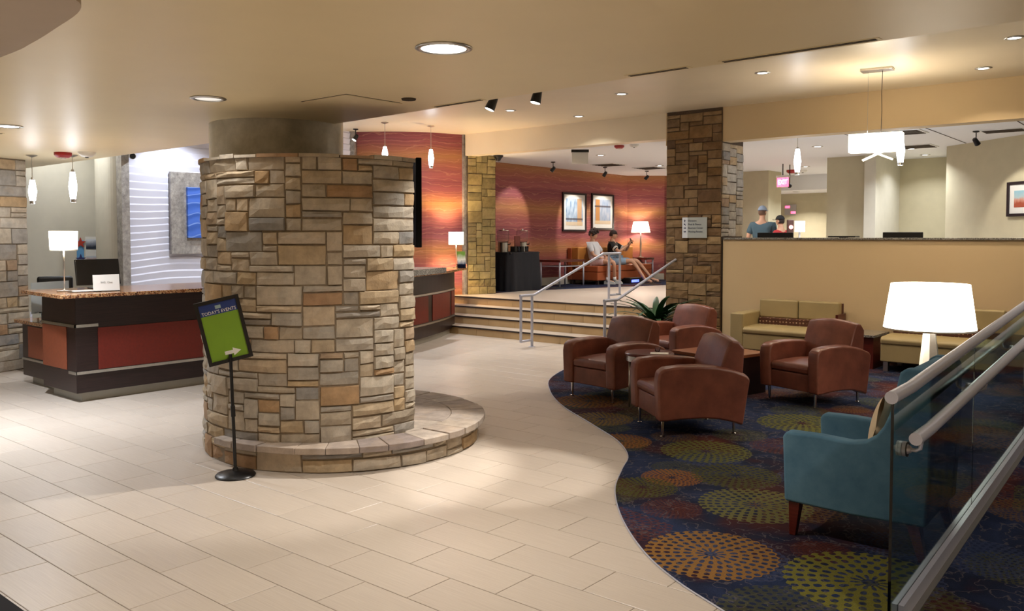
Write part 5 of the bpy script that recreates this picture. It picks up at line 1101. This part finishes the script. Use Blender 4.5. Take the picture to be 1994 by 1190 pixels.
def curly(o, c, M):
    rnd = random.Random(2); mb = MB()
    for k in range(150):
        a = rnd.uniform(0, 2 * math.pi); e_ = rnd.uniform(-.35, 1.5); x, y, z = math.cos(a) * math.cos(e_), math.sin(a) * math.cos(e_), math.sin(e_)
        if x > .55 and z < .45: continue
        if x > .1 and z < .05: continue
        p = M @ Vector((x * .108 + .004, y * .092, z * .13 + .022)) + Vector(c); mb.ball(tuple(p), rnd.uniform(.022, .034), 8, 6)
    mb.build('hair', HAIR, o, smooth=True)
def short(o, c, M):
    mb = MB(); mb.ball((0, 0, 0), 1, 26, 18); vs = []
    for x, y, z in mb.v:
        z2 = z if not (x > .35 and z < .5) else max(z, .45 + .1 * x)
        z2 = max(z2, -.35 if x < -.1 else (.1 if x < .35 else .5)); k = math.sqrt(max(0, 1 - z2 * z2)) / max(1e-4, math.sqrt(max(1e-8, 1 - z * z))) if abs(z) < .999 else 1
        vs.append((x * min(k, 3) * .104 - .002, y * min(k, 3) * .082, z2 * .126 + .006))
    mb.v = [tuple(M @ Vector(p) + Vector(c)) for p in vs]; mb.build('hair', HAIR, o, smooth=True)
WTEE = mat('white_tee', (226, 228, 236), .8); BJER = mat('black_jersey', (20, 20, 24), .7); DEN = mat('light_denim', (148, 176, 204), .85, var=.08, vscale=20); SNK = mat('grey_sneaker', (176, 178, 176), .6); SOCK = mat('white_sock', (232, 232, 232), .9); SND = mat('sandal_brown', (60, 44, 38), .6)
zL = LZ + .006
p1, J1, _, _ = seated((-11.62, 17.12, zL), R(8), 'person in a white t-shirt and denim shorts slouching on the landing sofa', WTEE, mat('pink_shorts', (206, 176, 178), .85, var=.1, vscale=20), 0.0, -.08, (.47, .06, .55), (.44, -.14, .56), (.42, .22, .09), (.34, -.02, .09),
     ((.10, .26, .70), (.30, .10, .62)), ((.08, -.26, .70), (.28, -.10, .62)), {'L': ((.8, -.5, 0), (0, 0, 1), .5, 1), 'R': ((.8, .5, 0), (0, 0, 1), .5, -1)}, R(28), R(12), curly, (SNK, SOCK))
p2, J2, _, _ = seated((-11.62, 17.98, zL), R(14), 'person in a black jersey and light shorts holding up a phone on the landing sofa', BJER, DEN, 0.0, -.06, (.52, .20, .56), (.50, -.06, .55), (.86, .42, .085), (.80, .02, .085),
     ((.22, .28, .80), (.36, .10, .97)), ((.20, -.24, .78), (.36, -.02, .95)), {'L': ((.5, -.25, .8), (-.8, 0, .5), .6, 1), 'R': ((.5, .25, .8), (-.8, 0, .5), .6, -1)}, R(22), R(4), short, None)
for q in 'LR':
    a = J2['an' + q]; s_ = MB().b2((a[0] - .07, a[1] - .05, .0), (a[0] + .21, a[1] + .065, .02)).tube([(a[0] + .1, a[1] - .05, .02), (a[0] + .1, a[1] + .01, .07), (a[0] + .1, a[1] + .065, .02)], .012, 8).build('sandal', SND, p2)
for q in 'LR':
    a, b = Vector(J2['sh' + q][:3]), Vector(J2['el' + q][:3]); MB().tube([lerp(a, b, .5), lerp(a, b, .62)], .077, 14).build('sleeve_band', WHITE, p2, smooth=True)
phn = tag(MB().b2((-.006, -.04, -.075), (.006, .04, .075)).build('smartphone', BLACK, bevel=.004), 'black phone held by the person in the black jersey', 'phone')
_m = Matrix.Rotation(R(14), 3, 'Z') @ Vector((.425, .035, 1.05)); phn.location = Vector((-11.62, 17.98, zL)) + _m; phn.rotation_euler = (0, R(-25), R(14))
def standing(loc, rz, h, label, shirt, trousers, cap_m, yaw, neckx=0.0):
    o = empty('person', loc, rz, label, 'person'); k = h / 1.76; S = lambda *p: tuple(v * k for v in p)
    J = dict(pelvis=S(0, 0, .96, .12, .16), waist=S(0, 0, 1.1, .115, .155), chest=S(.01, 0, 1.32, .125, .19), trap=S(.015, 0, 1.455, .065, .10), neck=S(.02, 0, 1.53, .058), skull=S(.03, 0, 1.58, .065))
    for q, sy_ in (('L', 1), ('R', -1)):
        J.update({'sh' + q: S(.0, sy_ * .195, 1.37, .062), 'el' + q: S(-.03, sy_ * .27, 1.14, .046), 'wr' + q: S(.12, sy_ * .25, .95, .03), 'hip' + q: S(0, sy_ * .095, .93, .095), 'kn' + q: S(.02, sy_ * .11, .5, .06), 'an' + q: S(-.01, sy_ * .11, .085, .04), 'toe' + q: S(.15, sy_ * .12, .035, .03)})
    hc = S(.035, 0, 1.645); M = body(o, J, hc, yaw, 0, {'L': ((.7, -.2, -.7), (0, 1, 0), .5, 1), 'R': ((.7, .2, -.7), (0, -1, 0), .5, -1)}, k)
    garment(o, J, 'shirt', [['pelvis', 'waist', 'chest', 'trap'], ['chest', 'shL', ('shL', 'elL', .8)], ['chest', 'shR', ('shR', 'elR', .8)]], shirt, .025)
    garment(o, J, 'trousers', [['pelvis', 'hipL', ('hipL', 'knL', .95)], ['pelvis', 'hipR', ('hipR', 'knR', .95)]], trousers, .022)
    for q in 'LR':
        a = J['an' + q]; MB().b2((a[0] - .08, a[1] - .05, 0), (a[0] + .22, a[1] + .05, .09)).build('shoe', BLACK, o, bevel=.03, seg=3)
    cap_hat(o, hc, M, cap_m, k)
    mb = MB(); mb.ball((0, 0, 0), 1, 18, 10); mb.v = [tuple(M @ Vector((min(x, .1) * .102, y * .079, min(max(z, -.5), .3) * .118)) * k + Vector(hc)) for x, y, z in mb.v]; mb.build('hair', HAIR if h < 1.7 else mat('short_grey_hair', (120, 92, 76), .8), o, smooth=True); return o
standing((-7.24, 16.8, LZ), R(105), 1.79, 'person in a slate t-shirt and pale cap seen from behind the half wall', mat('slate_tee', (70, 92, 104), .85), mat('khaki', (120, 110, 92), .85), mat('pale_blue_cap', (160, 178, 204), .8), R(-20))
pb = standing((-6.73, 16.56, LZ), R(165), 1.58, 'person in a red shirt and black cap facing left beyond the half wall', mat('red_tee', (176, 40, 44), .8), mat('navy_shorts', (40, 44, 60), .85), mat('black_cap', (20, 20, 24), .7), R(5))
